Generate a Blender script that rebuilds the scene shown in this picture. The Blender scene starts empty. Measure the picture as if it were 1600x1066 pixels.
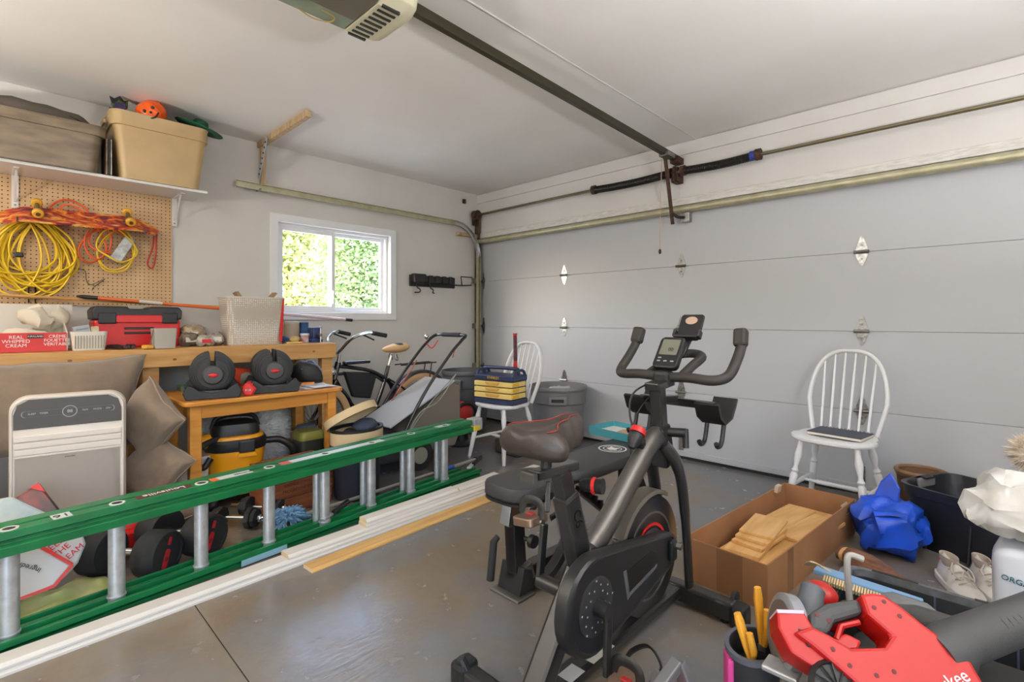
import bpy, math, random
from mathutils import Vector, Matrix, noise
R = math.radians
rnd = random.Random(7)
scene = bpy.context.scene
COL = scene.collection

# ------------------------------------------------------------------ camera
cam = bpy.data.cameras.new('camera'); camo = bpy.data.objects.new('camera', cam); COL.objects.link(camo)
camo.location = (4.38, 0.0, 1.15)
camo.rotation_euler = (R(90), 0, math.atan2(.6955, .7185))
cam.sensor_fit = 'HORIZONTAL'; cam.sensor_width = 36.0; cam.lens = 36.0*785/1600
cam.shift_x = 0.0; cam.shift_y = -33/1600; cam.clip_start = .02; cam.clip_end = 200
scene.camera = camo
# ------------------------------------------------------------------ world, lights, exposure
w = bpy.data.worlds.new('world'); scene.world = w; w.use_nodes = True
nt = w.node_tree; bg = nt.nodes['Background']
sky = nt.nodes.new('ShaderNodeTexSky'); sky.sky_type = 'NISHITA'
sky.sun_elevation = R(38); sky.sun_rotation = R(200); sky.sun_disc = False; sky.air_density = 1.0; sky.dust_density = 3.0
nt.links.new(sky.outputs[0], bg.inputs[0]); bg.inputs[1].default_value = 2.2
scene.view_settings.view_transform = 'Standard'; scene.view_settings.look = 'None'
scene.view_settings.gamma = 1.0; scene.view_settings.use_curve_mapping = False
scene.view_settings.exposure = 0.27

def light(name, kind, loc, power, col=(1, 1, 1), rot=(0, 0, 0), size=None, size_y=None, radius=None, angle=None):
    d = bpy.data.lights.new(name, kind); d.energy = power; d.color = col
    if size: d.shape = 'RECTANGLE'; d.size = size; d.size_y = size_y or size
    if radius: d.shadow_soft_size = radius
    if angle: d.angle = angle
    o = bpy.data.objects.new(name, d); COL.objects.link(o); o.location = loc; o.rotation_euler = rot
    return o
light('sun', 'SUN', (6, -4, 8), 9.0, (1, .95, .86), (R(44), 0, R(60)), angle=R(3))
# sky light enters by the window and an added, unseen doorway at right
for nm, loc, rot, a, b_ in (('added_doorway_portal', (5.95, -.9, 1.05), (0, R(90), 0), 2.2, 1.7), ('window_portal', (-.13, 2.22, 1.6), (0, R(-90), 0), .8, 1.12)):
    lp = light(nm, 'AREA', loc, 1.0, (1, 1, 1), rot, a, b_); lp.data.cycles.is_portal = True   # portals only help sampling the sky
scene.cycles.caustics_reflective = False; scene.cycles.caustics_refractive = False; scene.cycles.sample_clamp_indirect = 4.0; scene.cycles.use_adaptive_sampling = False

# ------------------------------------------------------------------ material helpers
def lin(c):
    return tuple(((x/255+.055)/1.055)**2.4 if x/255 > .04045 else x/255/12.92 for x in c)
MATS = {}
def mat(name, rgb, rough=.5, metal=0., var=0., scale=6., rgb2=None, bump=0., bscale=80., emit=None, estr=1., alpha=None, trans=0., coat=0., stretch=None, spec=None, sheen=0.):
    if name in MATS: return MATS[name]
    m = bpy.data.materials.new(name); m.use_nodes = True; MATS[name] = m
    n = m.node_tree.nodes; l = m.node_tree.links; b = n['Principled BSDF']
    b.inputs['Base Color'].default_value = (*lin(rgb), 1); b.inputs['Roughness'].default_value = rough; b.inputs['Metallic'].default_value = metal
    if coat: b.inputs['Coat Weight'].default_value = coat
    if spec is not None: b.inputs['Specular IOR Level'].default_value = spec
    if sheen: b.inputs['Sheen Weight'].default_value = sheen
    if trans: b.inputs['Transmission Weight'].default_value = trans
    if alpha is not None: b.inputs['Alpha'].default_value = alpha
    if emit: b.inputs['Emission Color'].default_value = (*lin(emit), 1); b.inputs['Emission Strength'].default_value = estr
    tc = None
    if var or rgb2 or bump:
        tc = n.new('ShaderNodeTexCoord'); mp = n.new('ShaderNodeMapping'); l.new(tc.outputs['Object'], mp.inputs[0])
        if stretch: mp.inputs['Scale'].default_value = stretch
    if var or rgb2:
        t = n.new('ShaderNodeTexNoise'); t.inputs['Scale'].default_value = scale; t.inputs['Detail'].default_value = 6; l.new(mp.outputs[0], t.inputs[0])
        cr = n.new('ShaderNodeValToRGB'); l.new(t.outputs['Fac'], cr.inputs[0])
        c1 = rgb; c2 = rgb2 or tuple(max(0, x*(1-var)) for x in rgb)
        cr.color_ramp.elements[0].position = .35; cr.color_ramp.elements[1].position = .65
        cr.color_ramp.elements[0].color = (*lin(c2), 1); cr.color_ramp.elements[1].color = (*lin(c1), 1)
        l.new(cr.outputs[0], b.inputs['Base Color'])
    if bump:
        t2 = n.new('ShaderNodeTexNoise'); t2.inputs['Scale'].default_value = bscale; t2.inputs['Detail'].default_value = 4; l.new(mp.outputs[0], t2.inputs[0])
        bp = n.new('ShaderNodeBump'); bp.inputs['Strength'].default_value = bump; bp.inputs['Distance'].default_value = .004
        l.new(t2.outputs['Fac'], bp.inputs['Height']); l.new(bp.outputs[0], b.inputs['Normal'])
    return m

# ------------------------------------------------------------------ geometry helpers
def TM(loc=(0, 0, 0), rx=0, ry=0, rz=0, s=None):
    m = Matrix.Translation(loc) @ Matrix.Rotation(R(rz), 4, 'Z') @ Matrix.Rotation(R(ry), 4, 'Y') @ Matrix.Rotation(R(rx), 4, 'X')
    if s: m = m @ Matrix.Diagonal((*s, 1))
    return m
def frame(p, q, up=(0, 0, 1)):
    """matrix whose z axis runs p->q, placed at p"""
    z = (Vector(q)-Vector(p)).normalized(); u = Vector(up)
    if abs(z.dot(u)) > .98: u = Vector((0, 1, 0)) if abs(z.y) < .9 else Vector((1, 0, 0))
    x = u.cross(z).normalized(); y = z.cross(x)
    return Matrix(((x.x, y.x, z.x, p[0]), (x.y, y.y, z.y, p[1]), (x.z, y.z, z.z, p[2]), (0, 0, 0, 1)))
def spline(pts, k=6, closed=False):
    P = [Vector(p) for p in pts]; n = len(P); out = []
    rng = n if closed else n-1
    for i in range(rng):
        a = P[(i-1) % n] if closed or i > 0 else P[0]*2-P[1]; b = P[i]; c = P[(i+1) % n]
        d = P[(i+2) % n] if closed or i+2 < n else P[-1]*2-P[-2]
        for j in range(k):
            t = j/k
            out.append(.5*((2*b)+(c-a)*t+(2*a-5*b+4*c-d)*t*t+(3*b-a-3*c+d)*t**3))
    if not closed: out.append(P[-1])
    return out
WOFF = {}
class G:
    def __init__(s): s.v = []; s.f = []
    def add(s, v, f):
        o = len(s.v); s.v += [Vector(x) for x in v]; s.f += [tuple(i+o for i in x) for x in f]; return s
    def box(s, c, d, M=None):
        x, y, z = d[0]/2, d[1]/2, d[2]/2
        v = [Vector(c)+Vector((a*x, b*y, e*z)) for e in (-1, 1) for b in (-1, 1) for a in (-1, 1)]
        if M and M.translation.length < 1e-9:   # a pure rotation turns the box about its own centre
            cc = Vector(c); v = [cc+M @ (q-cc) for q in v]
        elif M: v = [M @ q for q in v]
        return s.add(v, [(0, 2, 3, 1), (4, 5, 7, 6), (0, 1, 5, 4), (2, 6, 7, 3), (0, 4, 6, 2), (1, 3, 7, 5)])
    def bb(s, a, b):
        return s.box([(a[i]+b[i])/2 for i in range(3)], [abs(b[i]-a[i]) for i in range(3)])
    def bar(s, p, q, w, h, up=(0, 0, 1)):
        L = (Vector(q)-Vector(p)).length
        return s.box((0, 0, L/2), (w, h, L), frame(p, q, up))
    def loft(s, rings, cap=True, close=False):
        n = len(rings[0]); o = len(s.v)
        for r in rings: s.v += [Vector(x) for x in r]
        m = len(rings)
        for i in range(m if close else m-1):
            for j in range(n):
                a = o+i*n+j; b = o+i*n+(j+1) % n; c = o+((i+1) % m)*n+(j+1) % n; d = o+((i+1) % m)*n+j
                s.f.append((a, b, c, d))
        if cap and not close:
            s.f.append(tuple(o+j for j in reversed(range(n)))); s.f.append(tuple(o+(m-1)*n+j for j in range(n)))
        return s
    def tube(s, pts, r, n=10, closed=False, cap=True, flat=None, up=None):
        P = [Vector(p) for p in pts]; m = len(P); rings = []; prev = None
        for i in range(m):
            if closed: t = P[(i+1) % m]-P[i-1]
            else: t = P[min(i+1, m-1)]-P[max(i-1, 0)]
            if t.length < 1e-9: t = Vector((0, 0, 1))
            t.normalize()
            if prev is None:
                u = Vector(up) if up else (Vector((0, 0, 1)) if abs(t.z) < .9 else Vector((1, 0, 0)))
            else: u = prev
            x = (u-t*u.dot(t)).normalized(); prev = x; y = t.cross(x)
            rr = r[i] if isinstance(r, (list, tuple)) else r
            fx, fy = flat if flat else (1, 1)
            rings.append([P[i]+(x*math.cos(2*math.pi*j/n)*fx+y*math.sin(2*math.pi*j/n)*fy)*rr for j in range(n)])
        return s.loft(rings, cap, closed)
    def lathe(s, prof, n=20, M=None, sy=1., cap=True):
        M = M or Matrix()
        rings = [[M @ Vector((r*math.cos(2*math.pi*j/n), r*sy*math.sin(2*math.pi*j/n), z)) for j in range(n)] for r, z in prof]
        return s.loft(rings, cap)
    def prism(s, poly, h, M=None):
        M = M or Matrix()
        return s.loft([[M @ Vector((x, y, 0)) for x, y in poly], [M @ Vector((x, y, h)) for x, y in poly]])
    def ball(s, c, r, nu=16, nv=10, M=None, p=1.):
        if not isinstance(r, (list, tuple)): r = (r, r, r)
        M = M or Matrix(); rings = []
        sg = lambda x, e: math.copysign(abs(x)**e, x)
        for i in range(nv+1):
            a = -math.pi/2+math.pi*i/nv; a = max(-1.54, min(1.54, a))
            rings.append([M @ (Vector(c)+Vector((r[0]*sg(math.cos(a), p)*sg(math.cos(2*math.pi*j/nu), p), r[1]*sg(math.cos(a), p)*sg(math.sin(2*math.pi*j/nu), p), r[2]*sg(math.sin(a), p)))) for j in range(nu)])
        return s.loft(rings)
    def pan(s, poly, h, t, M=None, taper=1.0, bot=None):
        """open-topped container from an outline: outer bottom -> outer top -> inner top -> inner bottom"""
        M = M or Matrix(); sc = lambda k, z: [M @ Vector((x*k, y*k, z)) for x, y in poly]
        mx = max(max(abs(x), abs(y)) for x, y in poly); k = 1-t/mx
        return s.loft([sc(taper, 0), sc(1, h), sc(k, h), sc(taper*k, bot or t)])
    def jit(s, a, sc, seed=0):
        for i, v in enumerate(s.v):
            q = v*sc+Vector((seed*3.1+.37, seed*1.7+.71, seed+.13)); s.v[i] = v+Vector((noise.noise(q), noise.noise(q+Vector((31.4, 7.7, 2.2))), noise.noise(q+Vector((5.3, 47.1, 19.6)))))*a
        return s
    def tf(s, M): s.v = [M @ v for v in s.v]; return s
    def build(s, name, m, parent=None, smooth=35, bevel=0., sub=0, mats=None, solid=0.):
        me = bpy.data.meshes.new(name); o = bpy.data.objects.new(name, me); COL.objects.link(o)
        off = WOFF.get(parent.name) if parent else None
        V = [v-off for v in s.v] if off is not None else s.v
        me.from_pydata([tuple(v) for v in V], [], s.f); me.update()
        me.materials.append(m)
        if smooth:
            me.polygons.foreach_set('use_smooth', [True]*len(me.polygons)); me.set_sharp_from_angle(angle=R(smooth))
        if parent:
            o.parent = parent
            if off is not None: WOFF[o.name] = off
        if solid:
            q = o.modifiers.new('solid', 'SOLIDIFY'); q.thickness = solid; q.offset = 0
        if bevel:
            q = o.modifiers.new('bevel', 'BEVEL'); q.width = bevel; q.segments = 2; q.limit_method = 'ANGLE'; q.angle_limit = R(40)
        if sub:
            q = o.modifiers.new('sub', 'SUBSURF'); q.levels = sub; q.render_levels = sub
        return o
def tag(o, label, cat, group=None, kind=None):
    o['label'] = label; o['category'] = cat
    if group: o['group'] = group
    if kind: o['kind'] = kind
    return o
def thing(name, label, cat, loc=(0, 0, 0), rz=0, group=None, world=False, rot=None):
    o = bpy.data.objects.new(name, None); COL.objects.link(o); o.empty_display_size = .1
    o.location = loc; o.rotation_euler = rot or (0, 0, R(rz))
    if world: WOFF[o.name] = Vector(loc)
    return tag(o, label, cat, group)
def struct(o, label=None):
    o['kind'] = 'structure'
    if label: o['label'] = label
    return o
def text(name, s, size, M, m, parent, ext=.0006, align='CENTER'):
    c = bpy.data.curves.new(name, 'FONT'); c.body = s; c.size = size; c.extrude = ext; c.align_x = align; c.align_y = 'CENTER'; c.resolution_u = 3
    t = bpy.data.objects.new(name+'_tmp', c); COL.objects.link(t)
    dg = bpy.context.evaluated_depsgraph_get(); me = bpy.data.meshes.new_from_object(t.evaluated_get(dg))
    bpy.data.objects.remove(t); bpy.data.curves.remove(c)
    off = WOFF.get(parent.name) if parent else None
    me.transform(M if off is None else Matrix.Translation(-off) @ M)
    me.materials.clear(); me.materials.append(m)
    o = bpy.data.objects.new(name, me); COL.objects.link(o); o.parent = parent
    return o
def rrect(w, h, r, n=5):
    out = []
    for cx, cy, a0 in ((w/2-r, h/2-r, 0), (-w/2+r, h/2-r, 90), (-w/2+r, -h/2+r, 180), (w/2-r, -h/2+r, 270)):
        for i in range(n+1):
            a = R(a0+90*i/n); out.append((cx+r*math.cos(a), cy+r*math.sin(a)))
    return out
def circ(r, n=24, sy=1.): return [(r*math.cos(2*math.pi*i/n), r*sy*math.sin(2*math.pi*i/n)) for i in range(n)]
# face matrices: local x = right as seen, local y = up, z = out of the face
FX = lambda loc: Matrix.Translation(loc) @ Matrix(((0, 0, 1, 0), (1, 0, 0, 0), (0, 1, 0, 0), (0, 0, 0, 1)))   # faces +X, x runs +Y
FY = lambda loc: Matrix.Translation(loc) @ Matrix(((1, 0, 0, 0), (0, 0, -1, 0), (0, 1, 0, 0), (0, 0, 0, 1)))  # faces -Y, x runs +X

M_white = mat('white_paint', (236, 234, 230), .45)
M_black = mat('black_plastic', (26, 26, 27), .45, bump=.15, bscale=300)
M_blackm = mat('black_metal', (24, 24, 25), .32, coat=.3)
M_rubber = mat('black_rubber', (30, 30, 30), .75, bump=.3, bscale=200)
M_chrome = mat('chrome', (205, 205, 205), .18, 1.)
M_alu = mat('aluminium', (216, 217, 219), .45, .75, var=.08, scale=30)
M_galv = mat('galvanised_steel', (196, 192, 162), .42, .55, rgb2=(176, 172, 142), scale=14)
M_steel = mat('dull_steel', (140, 138, 132), .4, .9)
M_rust = mat('rusty_steel', (92, 62, 44), .7, .4, rgb2=(50, 42, 36), scale=40)
M_dark = mat('dark_spring_steel', (38, 36, 32), .4, .6, bump=.2, bscale=200)
M_red = mat('red_plastic', (198, 32, 32), .38)
M_wood = mat('pine_wood', (206, 160, 100), .55, rgb2=(184, 134, 76), scale=3, stretch=(10, 1, 10), bump=.1, bscale=30)
M_wood2 = mat('varnished_pine', (214, 150, 70), .32, rgb2=(196, 128, 52), scale=3, stretch=(9, 1, 9))
M_stud = mat('pale_stud_wood', (196, 172, 138), .7, rgb2=(170, 140, 104), scale=4, stretch=(8, 8, 1))
M_txtw = mat('white_print', (238, 238, 236), .5)
M_txtk = mat('black_print', (22, 22, 22), .5)
M_txtr = mat('red_print', (200, 28, 36), .5)
# ================================================================== ROOM
H_C = 2.61; YD = 3.95; XR = 5.9; YB = -3.2
# floor: painted concrete, worn
m = mat('painted_concrete', (126, 124, 122), .34)
n = m.node_tree.nodes; l = m.node_tree.links; b = n['Principled BSDF']
tc = n.new('ShaderNodeTexCoord')
def noi(scale, detail=6, rough=.6, st=None):
    t = n.new('ShaderNodeTexNoise'); t.inputs['Scale'].default_value = scale; t.inputs['Detail'].default_value = detail; t.inputs['Roughness'].default_value = rough
    if st:
        mp = n.new('ShaderNodeMapping'); mp.inputs['Scale'].default_value = st; l.new(tc.outputs['Object'], mp.inputs[0]); l.new(mp.outputs[0], t.inputs[0])
    else: l.new(tc.outputs['Object'], t.inputs[0])
    return t
def ramp(src, p0, c0, p1, c1):
    r = n.new('ShaderNodeValToRGB'); l.new(src, r.inputs[0]); e = r.color_ramp.elements
    e[0].position = p0; e[1].position = p1; e[0].color = c0; e[1].color = c1; return r
a = noi(1.1, 5); c = ramp(a.outputs['Fac'], .42, (*lin((124, 111, 95)), 1), .58, (*lin((116, 116, 118)), 1))
a2 = noi(9, 8, .7); c2 = ramp(a2.outputs['Fac'], .35, (.72, .72, .72, 1), .6, (1, 1, 1, 1))
mx = n.new('ShaderNodeMixRGB'); mx.blend_type = 'MULTIPLY'; mx.inputs[0].default_value = .28; l.new(c.outputs[0], mx.inputs[1]); l.new(c2.outputs[0], mx.inputs[2])
a4 = noi(34, 3, .5); c4 = ramp(a4.outputs['Fac'], .20, (.45, .43, .4, 1), .26, (1, 1, 1, 1))
mx2 = n.new('ShaderNodeMixRGB'); mx2.blend_type = 'MULTIPLY'; mx2.inputs[0].default_value = 1; l.new(mx.outputs[0], mx2.inputs[1]); l.new(c4.outputs[0], mx2.inputs[2])
l.new(mx2.outputs[0], b.inputs['Base Color'])
c3 = ramp(a2.outputs['Fac'], .3, (.30, .30, .30, 1), .7, (.15, .15, .15, 1)); l.new(c3.outputs[0], b.inputs['Roughness'])
a3 = noi(60, 4, .6, (1, .25, 1)); bp = n.new('ShaderNodeBump'); bp.inputs['Strength'].default_value = .35; bp.inputs['Distance'].default_value = .004
l.new(a3.outputs['Fac'], bp.inputs['Height']); l.new(bp.outputs[0], b.inputs['Normal'])
joint = .004; yj = [YB, -1.9, .565, YD+.6]; 
# slabs are parts of the floor
floor = struct(G().bb((-.1, YB, -.2), (XR+.1, YD+.6, -.006)).build('floor', mat('joint_dirt', (70, 66, 60), .8)), 'painted grey concrete garage floor')
for i in range(3):
    for x0, x1 in ((-.1, XR+.1),):
        G().bb((x0+joint/2, yj[i]+joint/2, -.12), (x1-joint/2, yj[i+1]-joint/2, 0)).build('slab', m, floor, 0)
M_ceil = mat('ceiling_paint', (240, 238, 234), .75, rgb2=(235, 232, 227), scale=1.5, bump=.06, bscale=25)
M_wall = mat('wall_paint', (217, 215, 211), .65, rgb2=(211, 208, 203), scale=2.0, bump=.08, bscale=18)
struct(G().bb((-.1, YB, H_C), (XR+.1, YD+.2, H_C+.1)).build('ceiling', M_ceil))
# left wall around the window hole (hole Y 1.68..2.77, z 1.22..1.98)
WY0, WY1, WZ0, WZ1 = 1.675, 2.765, 1.215, 1.985
wl = G()
prof = [(YB, -.1), (YD+.2, -.1), (YD+.2, H_C+.05), (YB, H_C+.05)]
hole = [(WY0, WZ0), (WY1, WZ0), (WY1, WZ1), (WY0, WZ1)]
for x in (0, -.14):
    o = len(wl.v); wl.v += [Vector((x, *p)) for p in prof+hole]
    for i in range(4):
        q = (o+i, o+(i+1) % 4, o+4+(i+1) % 4, o+4+i); wl.f.append(q if x == 0 else q[::-1])
for i in range(4):
    wl.f.append((4+i, 4+(i+1) % 4, 12+(i+1) % 4, 12+i)); wl.f.append((i, 8+i, 8+(i+1) % 4, (i+1) % 4))
wall_left = struct(wl.build('wall_left', M_wall, None, 0), 'off-white drywall side wall with the window')
# garage door wall: header and jamb
wd = struct(G().bb((-.1, YD, 2.115), (XR+.1, YD+.14, H_C+.05)).build('wall_door', M_wall, None, 0), 'drywall header above the garage door')
G().bb((-.0, YD-.018, 2.505), (XR, YD, 2.600)).build('ceiling_moulding', M_wall, wd, 0)
G().bb((-.1, YD, -.1), (.015, YD+.14, 2.2)).build('jamb', M_wall, wd, 0)
G().bb((4.96, YD, -.1), (XR+.1, YD+.14, 2.2)).build('jamb', M_wall, wd, 0)
G().bb((.0, YD-.03, 2.09), (4.98, YD, 2.15)).build('stop_trim', mat('worn_white_trim', (222, 220, 214), .5, rgb2=(200, 196, 188), scale=18, stretch=(1, 1, 6)), wd, 0, .003)
# right wall with an unseen doorway added to let daylight in, back wall
wr = struct(G().bb((XR, YB, -.1), (XR+.1, -1.75, H_C)).bb((XR, -.05, -.1), (XR+.1, YD+.2, H_C)).bb((XR, -1.75, 2.15), (XR+.1, -.05, H_C)).build('wall_right', M_wall, None, 0))
struct(G().bb((-.1, YB-.1, -.1), (XR+.1, YB, H_C)).build('wall_back', M_wall, None, 0))
# drywall tape seam on the ceiling
struct(G().tube([(2.66, -.5, H_C-.001), (2.64, 1.5, H_C-.001), (2.63, 3.94, H_C-.001)], .006, 6).jit(.006, 9).build('trim_1', mat('seam_tape', (205, 202, 196), .8)), 'cracked drywall seam running across the ceiling')

# ------------------------------------------------------------------ window
M_vinyl = mat('white_vinyl', (238, 240, 243), .35)
win = thing('window_1', 'white sliding vinyl window looking out on trees', 'window', (0, (WY0+WY1)/2, WZ0), world=True); win['kind'] = 'structure'; del win['category']
def ring(x0, x1, y0, y1, z0, z1, t, gx=None):
    g = G(); o = [(y0, z0), (y1, z0), (y1, z1), (y0, z1)]; i_ = [(y0+t, z0+t), (y1-t, z0+t), (y1-t, z1-t), (y0+t, z1-t)]
    rings = [[(x0, *o[k]), (x1, *o[k]), (x1, *i_[k]), (x0, *i_[k])] for k in range(4)]
    return g.loft(rings, close=True)
ring(-.001, .018, WY0-.065, WY1+.065, WZ0-.065, WZ1+.065, .066).build('casing', M_vinyl, win, 0, .003)
ring(-.12, -.04, WY0, WY1, WZ0, WZ1, .025).build('frame', M_vinyl, win, 0, .002)
sash_a = ring(-.08, -.045, WY0+.025, 2.21, WZ0+.025, WZ1-.025, .035).build('sash', M_vinyl, win, 0, .002)
sash_b = ring(-.115, -.085, 2.17, WY1-.025, WZ0+.025, WZ1-.025, .03).build('sash', M_vinyl, win, 0, .002)
M_glass = bpy.data.materials.new('window_glass'); M_glass.use_nodes = True
gn = M_glass.node_tree.nodes; gl = M_glass.node_tree.links; gn.remove(gn['Principled BSDF'])
tb = gn.new('ShaderNodeBsdfTransparent'); gb = gn.new('ShaderNodeBsdfGlossy'); gb.inputs['Roughness'].default_value = .02; ms = gn.new('ShaderNodeMixShader'); ms.inputs[0].default_value = .06
gl.new(tb.outputs[0], ms.inputs[1]); gl.new(gb.outputs[0], ms.inputs[2]); gl.new(ms.outputs[0], gn['Material Output'].inputs[0])
G().bb((-.066, WY0+.06, WZ0+.06), (-.062, 2.175, WZ1-.06)).build('pane', M_glass, sash_a, 0)
G().bb((-.102, 2.2, WZ0+.055), (-.098, WY1-.055, WZ1-.055)).build('pane', M_glass, sash_b, 0)
G().bb((-.045, 2.185, 1.30), (-.03, 2.2, 1.42)).build('latch', M_vinyl, sash_a, 0, .002)

# ------------------------------------------------------------------ garage door: four panels, hinges, struts
M_door = mat('door_white', (188, 190, 194), .5, bump=.05, bscale=60)
door = thing('door_1', 'white sectional overhead garage door of four wide panels', 'door', (2.49, YD+.03, 0), world=True); door['kind'] = 'structure'; del door['category']
seam = [.025, .551, 1.075, 1.597, 2.10]
for i in range(4):
    p = G().bb((.02, YD+.025, seam[i]+.0008), (4.955, YD+.07, seam[i+1]-.0008)).build('panel', M_door, door, 0, .002)
G().bb((.02, YD+.072, .0), (4.955, YD+.078, 2.12)).build('seam_light_block', M_door, door, 0)  # backing sheet added behind the panels, blocks outside light at the seams
G().bb((.02, YD+.02, .0), (4.955, YD+.06, .024)).build('bottom_seal', M_rubber, door, 0)
G().bb((.02, YD+.008, .025), (4.955, YD+.026, .07)).build('bottom_rail', M_door, door, 0, .003)
# top strut bar across the door
G().tube([(.03, YD-.03, 2.055), (4.95, YD-.03, 2.055)], .03, 12).build('strut', M_galv, door, 40)
def hinge(x, z, s=1.):
    h = G().prism([(-.03*s, .01), (-.034*s, .022), (-.008, .1), (.008, .1), (.034*s, .022), (.03*s, .01), (.03*s, -.01), (.034*s, -.022), (.008, -.09), (-.008, -.09), (-.034*s, -.022), (-.03*s, -.01)], .004, FY((x, YD+.025, z))).build('hinge', M_galv2, door, 0)
    G().tube([(x-.042*s, YD+.008, z), (x+.042*s, YD+.008, z)], .011, 8).build('hinge_pin', M_steel, h, 40)
    for dz in (.045, -.045): G().lathe([(.007, 0), (.007, .006)], 8, FY((x, YD+.021, z+dz))).build('bolt', M_steel, h, 40)
M_galv2 = mat('hinge_zinc', (190, 191, 190), .32, .9, var=.25, scale=60)
for z in seam[1:4]:
    for x in (.075, 1.262, 2.49, 3.735): hinge(x, z, 1. if x > .1 else .7)
    hinge(4.9, z, .7)
for x in (2.49, 3.735): G().bb((x-.02, YD+.012, .06), (x+.02, YD+.026, .19)).build('end_bracket', M_galv2, door, 0, .004)
for z in (.3, .62, 1.08, 1.6):   # rollers in the track
    G().tube([(.03, YD-.0, z), (.10, YD-.0, z)], .012, 8).build('roller', M_steel, door, 40)

# ------------------------------------------------------------------ door track on the left side: upright, curve, horizontal rail
trk = thing('door_track', 'galvanised left door track curving up from the floor to a long rail above the window', 'door track', (.07, YD-.06, 0), world=True)
def chan(pts, w=.05, d=.022, flip=1):
    """C-channel swept along points (in plane X = const); opening toward +X"""
    P = [Vector(p) for p in pts]; rings = []; t = .003
    for i in range(len(P)):
        T = (P[min(i+1, len(P)-1)]-P[max(i-1, 0)]).normalized(); N = Vector((1, 0, 0)); B = T.cross(N).normalized()
        sec = [(0, -w/2), (d, -w/2), (d, -w/2+t), (t, -w/2+t), (t, w/2-t), (d, w/2-t), (d, w/2), (0, w/2)]
        rings.append([P[i]+N*a*flip+B*c for a, c in sec])
    return G().loft(rings)
xc = .1
chan([(xc-.03, 3.885, 0.0), (xc-.03, 3.885, 1.88)]).build('upright_rail', M_galv, trk, 0)
arc = [(xc-.03, 3.885, 1.88)]+[(xc-.03, 3.545+.34*math.cos(R(a)), 1.88+.34*math.sin(R(a))) for a in range(6, 91, 6)]
chan(arc).build('curve_rail', mat('bright_steel', (196, 198, 200), .25, .95), trk, 0)
chan([(xc-.03, 3.545, 2.22), (xc-.03, 1.33, 2.225)]).build('horizontal_rail', M_galv, trk, 0)
G().bb((.0, 3.90, .0), (.075, 3.925, 2.36)).build('angle_iron', mat('dirty_steel', (120, 104, 80), .55, .7, rgb2=(80, 62, 44), scale=12), trk, 0)
G().bb((.0, 3.62, 2.10), (.05, 3.9, 2.135)).build('brace', M_stud, trk, 0)
for z in (.35, .62, 1.08, 1.6): G().bb((.0, 3.86, z-.03), (.07, 3.91, z+.03)).build('track_bracket', M_steel, trk, 0)
hg = thing('track_hanger', 'wooden bracket with perforated steel strap holding the track to the ceiling', 'bracket', (.06, 1.53, 2.2), world=True)
G().bb((.0, 1.51, H_C-.045), (.93, 1.55, H_C)).build('ceiling_cleat', M_stud, hg, 0, .002)
G().bb((.03, 1.52, 2.235), (.065, 1.56, H_C-.02)).build('upright_stick', M_stud, hg, 0, .002)
G().bar((.07, 1.50, 2.30), (.24, 1.50, H_C-.02), .045, .004, (0, 1, 0)).build('perforated_strap', mat('strap_zinc', (176, 182, 192), .4, .2), hg, 0)
for k in range(7):
    t = .1+.13*k; G().lathe([(.008, 0), (.008, .004)], 8, FY((.07+.17*t, 1.4975, 2.30+.29*t))).build('strap_hole', M_dark, hg, 0)
G().tube([(.02, 1.5, 2.205), (.12, 1.5, 2.205)], .006, 8).build('bolt', M_steel, hg)

# ------------------------------------------------------------------ torsion shaft, springs, cable drum
sh = thing('torsion_spring_shaft', 'long steel torsion shaft above the garage door with two dark springs', 'garage spring', (2.49, YD-.1, 2.35), world=True)
ys = YD-.09
G().tube([(.02, ys, 2.352), (5.2, ys, 2.345)], .0135, 10).build('shaft', mat('oiled_shaft', (132, 124, 100), .35, .9), sh)
def spring(x0, x1):
    n_ = int(abs(x1-x0)/.0125); pts = []; rr = []
    for i in range(n_*2+1):
        t = i/(n_*2); pts.append((x0+(x1-x0)*t, ys, 2.349-.012*math.sin(math.pi*t))); rr.append(.034 if i % 2 else .028)
    g = G().tube(pts, rr, 12); g.build('spring', M_dark, sh, 80)
    for x, mm in ((x0, M_rust), (x1, M_rust)): G().tube([(x-.018, ys, 2.35), (x+.018, ys, 2.35)], .042, 12).build('spring_cone', mm, sh, 40)
spring(1.70, 2.44); spring(2.56, 3.13)
G().tube([(3.075, ys, 2.349), (3.115, ys, 2.349)], .0365, 12).build('blue_band', mat('blue_tape', (40, 60, 140), .5), sh, 40)
G().prism(rrect(.09, .13, .02), .012, FX((2.49, ys, 2.33))).build('centre_bracket', M_rust, sh, 0)
G().bb((2.46, ys-.01, 2.27), (2.52, YD, 2.39)).build('centre_plate', M_rust, sh, 0, .004)
dr = G().lathe([(.02, -.03), (.055, -.03), (.055, -.02), (.042, -.01), (.042, .02), (.055, .03), (.02, .03)], 18, frame((.075, ys, 2.352), (.2, ys, 2.352))).build('cable_drum', M_rust, sh, 40)
G().bb((.02, ys-.02, 2.24), (.035, YD, 2.40)).build('end_bearing_plate', M_rust, sh, 0)

# ------------------------------------------------------------------ opener: head, rail, trolley arm
op = thing('garage_door_opener', 'ceiling-mounted garage door opener with cream vented cover and long dark rail', 'door opener', (2.49, 1.05, 2.4), world=True)
M_cream = mat('cream_plastic', (214, 208, 178), .45)
M_lens = mat('green_lens', (150, 164, 142), .12, var=.15, scale=5)
cx0, cx1, y0, y1 = 2.28, 2.68, .75, 1.25
G().bb((cx0+.03, y0, 2.44), (cx1-.03, y1-.08, 2.575)).build('motor_housing', mat('dark_housing', (70, 64, 54), .5), op, 0, .01)
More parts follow.
